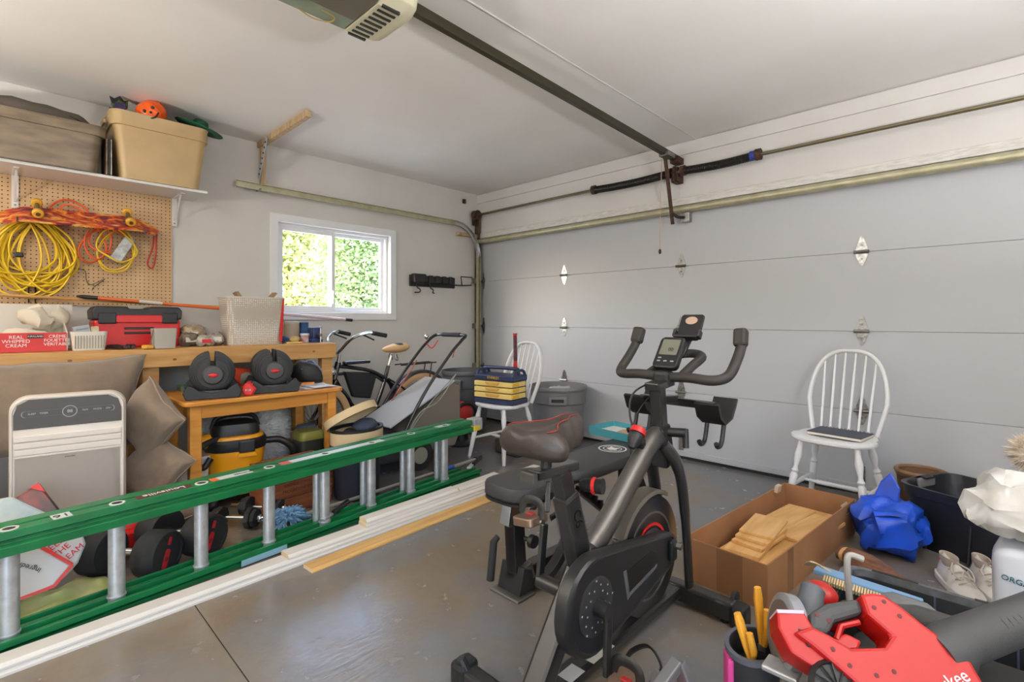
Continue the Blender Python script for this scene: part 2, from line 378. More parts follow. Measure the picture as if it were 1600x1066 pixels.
# end cover: rounded cream shell
def shell(y): 
    return [(cx0+.005, y, 2.57), (cx0, y, 2.50), (cx0+.02, y, 2.435), (cx0+.07, y, 2.405), (cx1-.07, y, 2.405), (cx1-.02, y, 2.435), (cx1, y, 2.50), (cx1-.005, y, 2.57)]
def shr(y, k):
    c = Vector((2.49, y, 2.52)); return [c+(Vector(p)-c)*k for p in shell(y)]
cov = G().loft([shr(1.06, 1), shr(1.14, 1), shr(1.19, .97), shr(1.22, .90), shr(1.24, .76), shr(1.247, .5)]).build('end_cover', M_cream, op, 30, .004)
for k in range(9):
    x = 2.335+.034*k; G().bb((x, 1.08, 2.4005), (x+.012, 1.16, 2.412)).build('vent_slot', M_txtk, cov, 0)
G().loft([shr(.73, 1), shr(1.055, 1)]).build('light_lens', M_lens, op, 30, .004)
G().bb((2.44, .75, 2.402), (2.66, 1.05, 2.41)).build('lens_door', mat('brown_lens', (88, 80, 64), .3), op, 0, .002)
wirepts = spline([(2.36, .86, 2.4), (2.345, .92, 2.398), (2.37, .98, 2.397), (2.41, .98, 2.399), (2.42, .92, 2.401)], 5)
G().tube(wirepts, .003, 6).build('antenna_wire', mat('tan_wire', (170, 140, 90), .5), op)
G().bar((2.49, 1.20, 2.555), (2.49, 3.93, 2.465), .034, .05).build('rail', mat('rail_dark', (74, 70, 54), .4, .7), op, 0, .003)
G().bar((2.462, 1.22, 2.548), (2.462, 3.9, 2.458), .006, .016).build('drive_chain', M_dark, op, 0)
G().bb((2.455, 3.84, 2.425), (2.525, 3.945, 2.475)).build('header_bracket', M_rust, op, 0, .003)
G().bb((2.45, 3.66, 2.44), (2.53, 3.78, 2.475)).build('trolley', M_steel, op, 0, .004)
G().bar((2.47, 3.73, 2.45), (2.47, 3.86, 1.93), .03, .006, (0, 1, 0)).build('door_arm', M_rust, op, 0)
G().tube(spline([(2.47, 3.85, 2.02), (2.5, 3.88, 1.99), (2.54, 3.92, 1.985)], 4), .012, 8).build('arm_elbow', M_dark, op)
G().bb((2.50, 3.925, 1.95), (2.58, YD+.025, 2.03)).build('door_bracket', M_galv2, op, 0, .004)
cord = thing('release_cord', 'thin release cord hanging from the opener rail near the hinge', 'cord', (2.43, 3.74, 1.70), world=True)
G().tube([(2.44, 3.73, 2.44), (2.43, 3.73, 2.05), (2.425, 3.73, 1.72)], .003, 6).build('string', mat('faded_string', (190, 150, 140), .8), cord)
G().ball((2.425, 3.73, 1.70), (.012, .012, .022), 10, 6).build('toggle', M_black, cord)

# ceiling lamp behind the camera: bare bulbs in a porcelain holder
def bulb_lamp(x, y, power, col, lab):
    t = thing('ceiling_lamp', lab, 'lamp', (x, y, H_C), group='ceiling lamps')
    G().lathe([(.06, 0), (.06, -.02), (.035, -.05)], 16).build('lamp_holder', M_white, t)
    G().lathe([(.016, -.045), (.02, -.06), (.032, -.09), (.03, -.115), (.012, -.135)], 14).build('bulb', mat('bulb_glow', (255, 236, 205), .4, emit=(255, 228, 190), estr=3), t)
    lo = light('lamp_light', 'POINT', (x, y, H_C-.22), power, col, radius=.12); return t
bulb_lamp(2.3, -1.1, 24, (1, .90, .78), 'bare bulb ceiling lamp nearer the pegboard wall'); bulb_lamp(3.9, -1.9, 24, (1, .92, .82), 'bare bulb ceiling lamp nearer the back wall')
# unseen uplights on stands, added out of frame to brighten the ceiling
def added_uplight(x, y, power, col, lab):
    t = thing('added_uplight', lab, 'lamp', (x, y, 0), group='added uplights on stands')
    for a in (0, 120, 240): G().tube([(0, 0, .5), (.3*math.cos(R(a)), .3*math.sin(R(a)), .01)], .01, 8).build('leg', M_black, t)
    G().tube([(0, 0, .45), (0, 0, 1.28)], .014, 10).build('pole', M_black, t)
    G().pan(rrect(.5, .3, .02), .09, .006, TM((0, 0, 1.28)), .7).build('head', M_black, t, 30)
    G().prism(rrect(.46, .26, .01), .004, TM((0, 0, 1.36))).build('uplight_glass', mat('uplight_glass', (255, 240, 215), .3, emit=(255, 236, 205), estr=2), t, 0)
    light('added_uplight_area', 'AREA', (x, y, 1.38), power, col, (R(180), 0, 0), .46, .26)
added_uplight(2.0, -2.1, 125, (1, .95, .88), 'added tripod uplight near the back wall'); added_uplight(5.4, 1.35, 100, (.98, .98, 1.0), 'added tripod uplight by the right wall')

# ------------------------------------------------------------------ outdoors seen through the window
struct(G().bb((-40, -30, -.4), (-.15, 40, -.3)).build('ground', mat('pale_gravel', (226, 222, 212), .9, var=.15, scale=3)))
def tree(name, label, x, y, h, r, cols, n_, seed):
    t = thing(name, label, 'tree', (x, y, -.35), group='trees beyond the window')
    G().tube([(0, 0, 0), (.05, .03, h*.4), (0, 0, h*.95)], [.14, .1, .02], 8).build('trunk', mat('bark', (110, 90, 70), .9), t)
    rr = random.Random(seed); V = []; F = []
    for i in range(n_):
        u = rr.random(); z = h*(.08+.92*u); R_ = r*(1-u)**.7*(1+.25*math.sin(9*u+seed))+.15; a = rr.random()*6.283; d = R_*math.sqrt(rr.random())
        c = Vector((d*math.cos(a), d*math.sin(a), z)); s_ = (.03+.035*rr.random())*max(1, h/6)
        q = Matrix.Rotation(rr.random()*6.28, 3, 'Z') @ Matrix.Rotation(rr.random()*2.5, 3, 'X')
        o = len(V); V += [c+q @ Vector(p) for p in ((-s_, -s_*.6, 0), (s_, -s_*.6, 0), (0, s_, .02))]; F.append((o, o+1, o+2))
    me = G(); me.v = V; me.f = F
    fo = me.build('foliage', mat('leaf_'+name, cols[0], .7, rgb2=cols[1], scale=1.2), t, 0); fo['kind'] = 'stuff'
tree('poplar_tree', 'yellow-green poplar tree seen in the left window pane', -6.5, 4.0, 5.6, 1.5, ((216, 212, 140), (164, 174, 100)), 26000, 1)
tree('cedar_tree', 'darker green cedar tree in the middle of the window', -7.5, 6.6, 5.2, 1.4, ((184, 202, 146), (126, 156, 104)), 26000, 2)
tree('hedge_tree', 'pale bushy tree in the right window pane', -11.0, 13.2, 6.4, 2.6, ((214, 208, 150), (176, 188, 130)), 30000, 3)
tree('far_tree', 'tall grey-green tree far behind the right window pane', -18.0, 16.5, 8.5, 3.2, ((180, 190, 150), (150, 166, 124)), 24000, 4)
tree('orange_tree', 'orange autumn tree at the right edge of the window', -12, 17.0, 4.0, 1.6, ((226, 150, 70), (216, 180, 120)), 12000, 5)
tree('low_bush', 'low yellow bush under the poplar outside', -5.0, 3.3, 1.7, 1.2, ((220, 206, 110), (196, 190, 100)), 12000, 6)
nb = thing('neighbour_shed', 'white shed with pale roof outside at left of the window', 'building', (-7.0, 2.2, -.35), world=True)
G().bb((-9, 1.1, -.35), (-6.2, 2.75, 1.1)).build('wall', M_white, nb, 0)
G().prism([(1.0, 1.1), (2.9, 1.1), (1.95, 1.7)], 3.0, FX((-9.1, 0, 0))).build('roof', mat('pale_roof', (200, 200, 200), .8), nb, 0)
# ================================================================== LEFT WALL: shelf, pegboard, bench
M_shelfw = mat('shelf_white', (226, 226, 224), .4)
sh_ = thing('wall_shelf', 'white melamine shelf above the pegboard carrying storage bins', 'shelf', (.17, .1, 2.045), world=True)
G().bb((.0, -.9, 2.045), (.345, 1.06, 2.063)).build('board', M_shelfw, sh_, 0, .002)
for y in (.095, .93):
    b_ = G().bb((.016, y-.016, 1.84), (.022, y+.016, 2.045)).build('bracket', M_shelfw, sh_, 0, .001)
    G().bb((.022, y-.012, 2.039), (.26, y+.012, 2.045)).build('bracket_arm', M_shelfw, b_, 0)
    G().bar((.022, y, 1.88), (.2, y, 2.04), .012, .006).build('bracket_brace', M_shelfw, b_, 0)
    G().lathe([(.006, 0), (.006, .004)], 8, FX((.022, y, 1.86))).build('screw', M_steel, b_, 40)
# storage totes
def tote(name, label, y0, y1, x0, x1, z0, z1, m, tap=.86):
    cx, cy = (x0+x1)/2, (y0+y1)/2; t = thing(name, label, 'storage bin', (cx, cy, z0))
    W, D = x1-x0, y1-y0; o = rrect(W, D, .06, 6); k = lambda s, z: [(x*s, y*s, z) for x, y in o]; h = z1-z0
    G().loft([k(tap, 0), k(.955, h*.78), k(1, h*.785), k(1.0, h*.97), k(1.015, h*.985), k(1.015, h), k(.965, h), k(tap-.04, .02)]).build('body', m, t, 30)
    for s in (-1, 1): G().prism(rrect(.12, .03, .012), .012, TM((0, s*D*.5+(-.012 if s < 0 else 0), h*.87), 90, 0, 0) @ TM((0, 0, -.012 if s > 0 else 0))).build('handle', m, t, 0)
    return t
M_tan = mat('tan_plastic', (186, 158, 112), .42, var=.05)
tote('storage_bin', 'tan plastic storage bin on the shelf holding the pumpkin pail', .515, 1.06, .012, .392, 2.063, 2.485, M_tan, .82)
tote('storage_bin', 'scuffed grey-brown storage bin on the shelf with a bag on top', -.32, .495, .012, .40, 2.063, 2.345, mat('grey_bin', (132, 116, 96), .4, rgb2=(104, 90, 74), scale=5, stretch=(1, 1, 4)), .90)
bg_ = thing('duffel_bag', 'grey-brown zipped fabric bag lying in the grey bin', 'bag', (.2, .1, 2.335), world=True)
M_duf = mat('taupe_cloth', (84, 77, 68), .85, bump=.4, bscale=250)
G().ball((0, 0, 0), (.165, .36, .075), 28, 14, TM((.205, .08, 2.36)), .7).jit(.025, 9, 2).build('body', M_duf, bg_, 60)
G().tube(spline([(.345, .02, 2.37), (.335, .12, 2.395), (.325, .22, 2.40), (.33, .32, 2.385), (.335, .40, 2.355)], 6), .011, 8, flat=(.5, 1.4)).build('strap', mat('dark_strap', (58, 54, 46), .8), bg_)
text('bag_print', 'PRO', .035, FX((.345, .16, 2.385)) @ TM(rx=-35), M_txtw, bg_)
mg = thing('magazine_stack', 'magazines wedged between the two shelf bins', 'magazines', (.28, .505, 2.063), world=True)
for k, (c, a) in enumerate((((150, 120, 100), 3), ((60, 60, 66), -1), ((196, 186, 170), 2))):
    G().box((.27, .496+.011*k, 2.175), (.2, .006, .22)).build('magazine', mat('mag%d' % k, c, .4, var=.4, scale=20), mg, 0)
# pumpkin pail, tipped over
pk = thing('pumpkin_pail', 'orange plastic jack-o-lantern pail tipped over on the tan bin', 'pumpkin pail', (.315, .735, 2.53), rot=(R(35), R(15), R(-12)))
M_or = mat('pumpkin_orange', (236, 96, 24), .3)
rg = []
for i in range(11):
    a = -1.35+2.7*i/10
    rg.append([((.088*math.cos(a)+.005)*(1-.07*abs(math.cos(j*math.pi*8/48))**6)*math.cos(2*math.pi*j/48), (.088*math.cos(a)+.005)*(1-.07*abs(math.cos(j*math.pi*8/48))**6)*math.sin(2*math.pi*j/48), .078*math.sin(a)) for j in range(48)])
G().loft(rg).build('body', M_or, pk, 60)
for dy, dz in ((-.026, .02), (.026, .02)): G().ball((.084, dy, dz), (.008, .011, .012), 10, 6).build('eye', M_txtk, pk)
G().ball((.092, 0, .0), (.006, .008, .008), 10, 6).build('nose', M_txtk, pk)
G().tube(spline([(.078, -.04, -.016), (.088, -.018, -.03), (.09, .0, -.034), (.088, .018, -.03), (.078, .04, -.016)], 5), .005, 8).build('mouth', M_txtk, pk)
wl_ = thing('costume_leaf', 'black and green fabric leaf cluster beside the pumpkin pail', 'decoration', (.25, .60, 2.485), world=True)
for k, (dy, dz, c) in enumerate(((-.02, .095, (30, 32, 26)), (-.012, .055, (70, 84, 50)), (-.018, .03, (52, 40, 80)))):
    G().prism([(0, -.03), (.04, -.01), (.055, .03), (.03, .02), (.01, .045), (-.02, .02), (-.045, .03), (-.035, -.01)], .012, FX((.27+.012*k, .585+dy, 2.49+dz*.75)) @ TM(rz=20*k)).build('leaf', mat('leafcloth%d' % k, c, .8), wl_, 0, .003)
ht = thing('green_hat', 'dark green felt hat with wide brim hanging over the tan bin', 'hat', (.24, 1.03, 2.515), rot=(R(-14), R(12), 0))
G().lathe([(.045, .0), (.1, .0), (.14, .006), (.155, .016), (.15, .022), (.1, .012), (.05, .02)], 32).build('brim', mat('green_felt', (26, 92, 60), .8, var=.3, scale=20), ht)
G().lathe([(.052, .012), (.05, .05), (.04, .072), (.0005, .075)], 24).build('crown', mat('green_felt', (26, 92, 60), .8), ht)

# pegboard with drilled holes (fine relief in the material)
pm = mat('pegboard', (206, 172, 128), .6)
n = pm.node_tree.nodes; l = pm.node_tree.links; b = n['Principled BSDF']; tc = n.new('ShaderNodeTexCoord'); sx = n.new('ShaderNodeSeparateXYZ'); l.new(tc.outputs['Object'], sx.inputs[0])
def mth(op, a, b_=None):
    q = n.new('ShaderNodeMath'); q.operation = op
    for i, v in enumerate((a, b_)):
        if v is None: continue
        if isinstance(v, (int, float)): q.inputs[i].default_value = v
        else: l.new(v, q.inputs[i])
    return q.outputs[0]
def cell(o): return mth('SUBTRACT', mth('FRACT', mth('DIVIDE', o, .0254)), .5)
d = mth('SQRT', mth('ADD', mth('POWER', cell(sx.outputs[1]), 2.), mth('POWER', cell(sx.outputs[2]), 2.)))
hole_ = mth('LESS_THAN', d, .15)
nz = n.new('ShaderNodeTexNoise'); nz.inputs['Scale'].default_value = 5; l.new(tc.outputs['Object'], nz.inputs[0])
cr = n.new('ShaderNodeValToRGB'); l.new(nz.outputs['Fac'], cr.inputs[0]); cr.color_ramp.elements[0].position = .3; cr.color_ramp.elements[1].position = .7
cr.color_ramp.elements[0].color = (*lin((194, 158, 116)), 1); cr.color_ramp.elements[1].color = (*lin((210, 178, 136)), 1)
mx = n.new('ShaderNodeMixRGB'); l.new(hole_, mx.inputs[0]); l.new(cr.outputs[0], mx.inputs[1]); mx.inputs[2].default_value = (*lin((60, 42, 28)), 1); l.new(mx.outputs[0], b.inputs['Base Color'])
tag(G().bb((.002, -.9, 1.245), (.014, .915, 2.044)).build('pegboard', pm, None, 0), 'tan perforated pegboard on the wall under the shelf', 'pegboard')

# skateboard hung wheels-up, graphic showing
sk = thing('skateboard', 'skateboard with flame graphic hung on the pegboard wheels up', 'skateboard', (.135, .405, 1.80), rot=(R(1.5), R(33), 0))
gm = mat('flame_graphic', (226, 110, 40), .4); n = gm.node_tree.nodes; l = gm.node_tree.links; b = n['Principled BSDF']
tc = n.new('ShaderNodeTexCoord'); mp = n.new('ShaderNodeMapping'); mp.inputs['Scale'].default_value = (9, 5, 1); l.new(tc.outputs['Object'], mp.inputs[0])
t1 = n.new('ShaderNodeTexNoise'); t1.inputs['Scale'].default_value = 1.6; t1.inputs['Detail'].default_value = 5; t1.inputs['Distortion'].default_value = 2.2; l.new(mp.outputs[0], t1.inputs[0])
cr = n.new('ShaderNodeValToRGB'); l.new(t1.outputs['Fac'], cr.inputs[0]); e = cr.color_ramp.elements
for i, (p, c) in enumerate(((.28, (84, 36, 70)), (.4, (120, 40, 60)), (.48, (206, 70, 40)), (.56, (232, 140, 50)), (.64, (236, 190, 90)), (.74, (220, 190, 170)))):
    q = e[i] if i < 2 else e.new(p); q.position = p; q.color = (*lin(c), 1)
l.new(cr.outputs[0], b.inputs['Base Color'])
dk = []
for i in range(25):
    t = i/24; y = -.41+.82*t; w_ = .1*(1-abs(2*t-1)**5)**.5+.004; zz = -.045*max(0, abs(2*t-1)-.66)/.34
    dk.append([(-w_, y, zz+.006), (0, y, zz), (w_, y, zz+.006), (w_, y, zz-.006), (0, y, zz-.012), (-w_, y, zz-.006)])
G().loft(dk).build('deck', gm, sk, 50)
G().tube([(.098, y_, -.002) for y_ in (-.3, 0, .3)], .005, 6).build('deck_edge', mat('ply_edge', (190, 150, 90), .6), sk)
for yy in (-.215, .235):
    tr = G().bb((-.02, yy-.03, .004), (.02, yy+.03, .02)).tube([(-.07, yy, .045), (.07, yy, .045)], .011, 8).bb((-.012, yy-.016, .015), (.012, yy+.016, .05)).build('truck', M_steel, sk, 0)
    for s in (-1, 1):
        wh = G().tube([(s*.06, yy, .047), (s*.066, yy, .047), (s*.088, yy, .047), (s*.094, yy, .047)], [.022, .028, .028, .022], 16).build('wheel', mat('amber_wheel', (222, 166, 50), .35), tr, 40)
        G().tube([(s*.09, yy, .047), (s*.0965, yy, .047)], .012, 10).build('hub', mat('hubbrown', (90, 50, 36), .5), wh, 40)
for yy in (.1, .72):
    tag(G().tube([(.0, yy, 1.79), (.1, yy, 1.765), (.2, yy, 1.735), (.225, yy, 1.76)], .005, 6).build('peg_hook', M_steel), 'steel peg hook under the %s end of the skateboard' % ('left' if yy < .5 else 'right'), 'hook', 'skateboard hooks')
M_ycord = mat('yellow_cord', (240, 204, 50), .42); M_ocord = mat('orange_cord', (232, 98, 50), .42)
def coil(name, label, cat, y0, w, ztop, L, n_, r, m, x, seed, jw=.05, jl=.08):
    rr = random.Random(seed); pts = []
    for k in range(n_):
        ww = w*(.5+.7*rr.random()); ll = L*(.65+.4*rr.random()); dy = jw*(rr.random()-.5)*2; xx = x+.05*rr.random(); sk_ = (rr.random()-.5)*.16
        for i in range(10):
            a = 2*math.pi*i/10
            pts.append((xx+.012*math.sin(a*2+k), y0+dy+ww/2*math.sin(a)*(1-.45*max(0, math.cos(a)))+sk_*(1-math.cos(a))/2, ztop-ll/2+ll/2*math.cos(a)+.02*rr.random()))
    t = thing(name, label, cat, (x, y0, ztop-L), world=True)
    G().tube(spline(pts, 4), r, 6).build('cable', m, t, 60); return t
yc = coil('cord_coil', 'thick coil of yellow extension cord hanging at the left of the pegboard', 'cord', .17, .40, 1.765, .49, 17, .0065, M_ycord, .045, 3)
G().box((.115, .11, 1.545), (.03, .04, .03)).build('plug', M_black, yc, 0, .006)
c2 = coil('cord_coil', 'orange extension cord looped under the middle of the skateboard', 'cord', .50, .20, 1.765, .27, 3, .006, M_ocord, .06, 12)
c3 = coil('cord_coil', 'thin yellow cord looped below the right end of the skateboard', 'cord', .60, .34, 1.755, .29, 3, .0055, M_ycord, .045, 21, .04)
c4 = thing('orange_cord_arc', 'orange cord arching over the top of the skateboard', 'cord', (.04, .34, 1.82), world=True)
G().tube(spline([(.05, .255, 1.78), (.045, .255, 1.87), (.04, .33, 1.93), (.05, .42, 1.89), (.05, .455, 1.8)], 6)+spline([(.055, .44, 1.8), (.06, .40, 1.87), (.055, .33, 1.895), (.05, .29, 1.84), (.05, .28, 1.78)], 6), .006, 6).build('cable', M_ocord, c4, 60)
st_ = thing('bungee_strap', 'red bungee strap hanging from the right end of the skateboard', 'strap', (.05, .80, 1.52), world=True)
G().tube(spline([(.05, .815, 1.76), (.05, .81, 1.62), (.05, .795, 1.53), (.05, .775, 1.52), (.05, .762, 1.56), (.05, .79, 1.66), (.05, .80, 1.75)], 6), .006, 6).build('strap', mat('redstrap', (170, 50, 40), .7), st_)
G().tube(spline([(.05, .80, 1.75), (.05, .78, 1.77), (.05, .80, 1.79), (.05, .83, 1.77)], 5), .004, 6).build('hook', M_steel, st_)
cl_ = tag(G().prism([(-.05, -.09), (.02, -.1), (.06, .08), (.0, .1)], .025, FX((.06, .61, 1.635)) @ TM(rz=-14)).build('clear_pouch', mat('clear_plastic', (190, 196, 196), .2, var=.3, scale=30), None, 0, .006), 'crumpled clear plastic pouch behind the orange cord loop', 'pouch')
wr_ = tag(G().tube(spline([(.03, .37, 1.49), (.03, .425, 1.475), (.03, .43, 1.42), (.03, .455, 1.385), (.03, .53, 1.43), (.03, .47, 1.37), (.03, .46, 1.345)], 3), .002, 6).build('black_wire', M_txtk), 'thin black wire bent on the pegboard above the pole tip', 'wire')
for y in (.155, .185): tag(G().tube([(.02, y, 1.37), (.035, y, 1.34), (.03, y, 1.255)], .004, 6).build('peg_rod', M_txtk), 'thin black rod hanging beneath the yellow cord coil, %s' % ('left one' if y < .17 else 'right one'), 'rod', 'black peg rods')

# ------------------------------------------------------------------ workbench
wb = thing('workbench', 'long pine workbench along the wall under the pegboard', 'workbench', (.3, .5, 0), world=True)
for k in range(3): G().bb((.005+.198*k, -.9, .935), (.005+.198*(k+1)-.002, 1.88, .97)).build('top_plank', M_wood, wb, 0, .003)
G().bb((.6, -.9, .855), (.635, 1.88, .966)).build('front_apron', M_wood, wb, 0, .003)
G().bb((.02, 1.845, .855), (.599, 1.88, .934)).build('end_apron', M_wood, wb, 0, .003)
for y in (-.6, .638, 1.78): 
    G().bb((.53, y, 0), (.599, y+.088, .934)).build('leg', M_wood, wb, 0, .004)
    G().bb((.02, y, 0), (.1, y+.088, .934)).build('leg', M_wood, wb, 0, .004)
for y, z in ((1.70, .91), (.8, .9), (.3, .92), (1.35, .9)): G().lathe([(.011, 0), (.011, .002)], 10, FX((.6345, y, z)), .7).build('knot', mat('knot', (130, 84, 44), .6), wb, 0)

# items on the bench
bx = thing('carton_tray', 'red and white whipped cream carton tray full of rags on the bench', 'carton', (.35, .1, .971), world=True)
M_cart = mat('carton_white', (220, 214, 204), .7); M_cr = mat('carton_red', (196, 52, 52), .55)
G().bb((.515, -.12, .972), (.523, .295, 1.078)).build('front_panel', M_cr, bx, 0)
G().bb((.2, -.12, .972), (.515, .295, .978)).build('base', M_cart, bx, 0)
G().bb((.19, -.12, .972), (.198, .345, 1.245)).build('back_panel', M_cart, bx, 0)
G().prism([(.2, .972), (.515, .972), (.515, 1.075), (.3, 1.14), (.2, 1.24)], .006, Matrix.Translation((0, .295, 0)) @ Matrix(((1, 0, 0, 0), (0, 0, 1, 0), (0, 1, 0, 0), (0, 0, 0, 1)))).build('side_panel', M_cart, bx, 0)
for k, s in enumerate(('REAL', 'WHIPPED', 'CREAM')): text('lettering', s, .026, FX((.5235, .088, 1.054-.023*k)), M_txtw, bx)
for k, s in enumerate(('CRÈME', 'FOUETTÉE', 'VÉRITABLE')): text('lettering', s, .024, FX((.5235, .255, 1.056-.022*k)), M_txtw, bx)
G().bb((.523, .132, 1.048), (.5245, .198, 1.068)).build('black_label', M_txtk, bx, 0); text('lettering', 'KIRKLAND', .013, FX((.5248, .165, 1.058)), M_txtw, bx)
M_rag = mat('cream_rag', (222, 212, 192), .9, bump=.4, bscale=150)
def rag(label, c, s, seed): return tag(G().ball((0, 0, 0), s, 20, 12, TM(c)).jit(.045, 16, seed).build('rag', M_rag, None, 50), label, 'rag', 'rags in the carton')
rag('crumpled cream rag piled highest in the carton', (.36, .17, 1.17), (.07, .075, .06), 1); rag('folded cream rag lying low in the carton', (.38, .15, 1.04), (.1, .12, .055), 2); rag('small cream rag at the right rear of the carton', (.28, .27, 1.16), (.04, .035, .07), 3)
pb = thing('slotted_basket', 'white slotted plastic basket with small boxes on the bench edge', 'basket', (.50, .395, .971))
G().pan(rrect(.11, .17, .025), .11, .005, None, .86).build('body', mat('basket_white', (226, 222, 210), .5), pb, 30)
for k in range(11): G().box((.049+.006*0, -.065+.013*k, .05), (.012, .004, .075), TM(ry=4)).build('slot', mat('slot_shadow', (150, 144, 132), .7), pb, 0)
G().box((0, .03, .075), (.05, .035, .13), TM(rx=4)).build('small_carton', mat('yell_carton', (222, 206, 170), .6, var=.2, scale=30), pb, 0)
G().box((-.01, -.03, .11), (.05, .075, .07), TM(rx=12)).build('small_box', mat('grey_blue_box', (176, 178, 176), .6), pb, 0); text('lettering', 'STAINLESS', .012, FX((.0165, -.03, .125)) @ TM(rz=12), mat('blue_print', (50, 84, 160), .5), pb)
# red toolbox
tb_ = thing('toolbox', 'red and black plastic toolbox at the back of the bench', 'toolbox', (.23, .665, .971))
G().box((0, 0, .09), (.24, .46, .18)).build('body', M_red, tb_, 0, .015)
G().prism([(-.235, .0), (.235, .0), (.24, .06), (.22, .085), (.07, .085), (.05, .07), (-.05, .07), (-.07, .085), (-.22, .085), (-.24, .06)], .25, FX((-.125, 0, .18))).build('lid', M_black, tb_, 0, .008)
G().box((.124, 0, .185), (.02, .26, .05)).build('front_band', M_red, tb_, 0, .006)
for s in (-1, 1): G().box((.128, s*.165, .19), (.02, .09, .07)).build('latch', M_black, tb_, 0, .006)
for k in range(2): G().box((.122, .0, .125-.03*k), (.012, .16, .014)).build('grip_groove', M_black, tb_, 0, .003)
G().box((.0, 0, .265), (.05, .09, .012)).build('lid_badge', mat('grey_badge', (170, 170, 165), .5), tb_, 0)
gb_ = thing('small_bin', 'small open grey plastic bin on the front edge of the bench', 'bin', (.57, .755, .971))
G().pan(rrect(.1, .125, .008), .125, .004, None, .88).build('body', mat('grey_binlet', (176, 170, 160), .5), gb_, 30)
G().bar((.045, -.062, .12), (.05, -.085, .01), .004, .004).build('wire_handle', M_steel, gb_)
for k, (x, y, a, lab) in enumerate(((.5, .52, 12, 'dark pliers lying on the bench in front of the red toolbox'), (.46, .6, -8, 'black gripped hand tool lying against the red toolbox'))):
    t = thing('hand_tool', lab, 'tool', (x, y, .972), a-90+180)
    G().tube([(-.01, -.1, .012), (-.014, 0, .016), (-.006, .08, .016)], [.01, .013, .008], 8).build('grip', M_black, t)
    G().tube([(.014, -.1, .012), (.014, 0, .016), (.004, .08, .016)], [.01, .013, .008], 8).build('grip', M_black if k else mat('darkgrip', (60, 50, 48), .5), t)
    G().bar((0, .07, .015), (0, .15, .012), .02, .014).build('jaw', M_steel, t, 0, .004)
yk = tag(G().box((.0, 0, .012), (.05, .05, .024), TM((.6, .665, .971), rz=20)).build('yellow_clip', mat('clip_y', (224, 170, 60), .5), None, 0, .008), 'small yellow clip beside the grey bin', 'clip')
for k, (x, y, s, c, lab) in enumerate(((.42, .93, (.06, .06, .045), (126, 112, 96), 'dusty plastic bag of fittings next to the grey bin'), (.47, 1.01, (.05, .05, .035), (196, 186, 172), 'clear packet of hardware with a red stripe on the bench'), (.44, 1.085, (.045, .045, .045), (172, 160, 146), 'clear plastic packet beside the white mesh basket'), (.3, .98, (.06, .08, .07), (176, 150, 118), 'brown paper bag behind the hardware packets'))):
    t = thing('hardware_packet', lab, 'packet', (x, y, .971+s[2]))
    G().ball((0, 0, 0), s, 16, 10, None, .6).jit(.02, 25, k).build('bag', mat('packet%d' % k, c, .25, rgb2=tuple(int(q*.7) for q in c), scale=30), t, 50)
    G().box((s[0]*.97, 0, .0), (.006, s[1]*1.1, s[2]*.7), TM(ry=-8)).build('label_card', M_txtr if k == 1 else M_cart, t, 0)
# white mesh basket
mb = thing('mesh_basket', 'tall white perforated basket on the bench below the window', 'basket', (.43, 1.325, .971))
M_mesh = mat('mesh_white', (216, 208, 194), .6)
n = M_mesh.node_tree.nodes; l = M_mesh.node_tree.links; b = n['Principled BSDF']; tc = n.new('ShaderNodeTexCoord'); vo = n.new('ShaderNodeTexVoronoi'); vo.inputs['Scale'].default_value = 75; vo.inputs['Randomness'].default_value = .15
l.new(tc.outputs['Object'], vo.inputs[0]); cr = n.new('ShaderNodeValToRGB'); cr.color_ramp.elements[0].position = .25; cr.color_ramp.elements[1].position = .42
cr.color_ramp.elements[0].color = (*lin((246, 242, 234)), 1); cr.color_ramp.elements[1].color = (*lin((186, 176, 162)), 1); l.new(vo.outputs['Distance'], cr.inputs[0]); l.new(cr.outputs[0], b.inputs['Base Color'])
G().pan(rrect(.24, .40, .05, 6), .34, .004, None, .86).build('body', M_mesh, mb, 30)
G().loft([[(x*k_, y*k_, z) for x, y in rrect(.24, .40, .05, 6)] for k_, z in ((1.0, .335), (1.02, .337), (1.02, .345), (.98, .345))]).build('rim', mat('rim_white', (222, 214, 200), .5), mb, 30)
G().box((.106, .175, .18), (.006, .02, .32), TM(rx=-3)).build('red_strap', M_red, mb, 0); G().tube([(.12, .18, .03), (.13, .19, .01), (.13, .17, -.0), (.118, .165, .02)], .004, 6).build('hook', M_black, mb)
G().box((.0, -.09, .35), (.08, .02, .07), TM(rx=35)).build('cardboard_flap', mat('kraft', (150, 122, 90), .8), mb, 0); G().box((.0, .14, .355), (.08, .015, .07), TM(rx=-40)).build('cardboard_flap', mat('kraft', (150, 122, 90), .8), mb, 0)
# long pole lying on the toolbox and vise
po = thing('painter_pole', 'long orange and white extension pole lying across the bench things', 'pole', (.15, 1.2, 1.2), world=True)
pA, pB = Vector((.155, .37, 1.302)), Vector((.14, 2.28, 1.148))
q_ = lambda t: pA.lerp(pB, t)
G().tube([q_(.05), q_(.47)], .011, 10).build('orange_section', mat('orange_pole', (226, 106, 52), .4), po)
G().tube([q_(.47), q_(.97)], .013, 10).build('white_section', mat('pinkwhite_pole', (226, 206, 206), .35), po)
G().tube([q_(0), q_(.02), q_(.055)], [.006, .012, .012], 10).build('black_tip', M_black, po); G().tube([q_(.965), q_(1)], .0145, 10).build('end_cap', M_black, po); G().tube([q_(.17), q_(.24)], .0118, 10).build('paper_label', M_cart, po)
tag(G().tube([(.12, .0, 1.30), (.13, 1.25, 1.245)], .010, 8).build('wooden_dowel', M_wood), 'plain wooden dowel lying just under the orange pole', 'dowel')
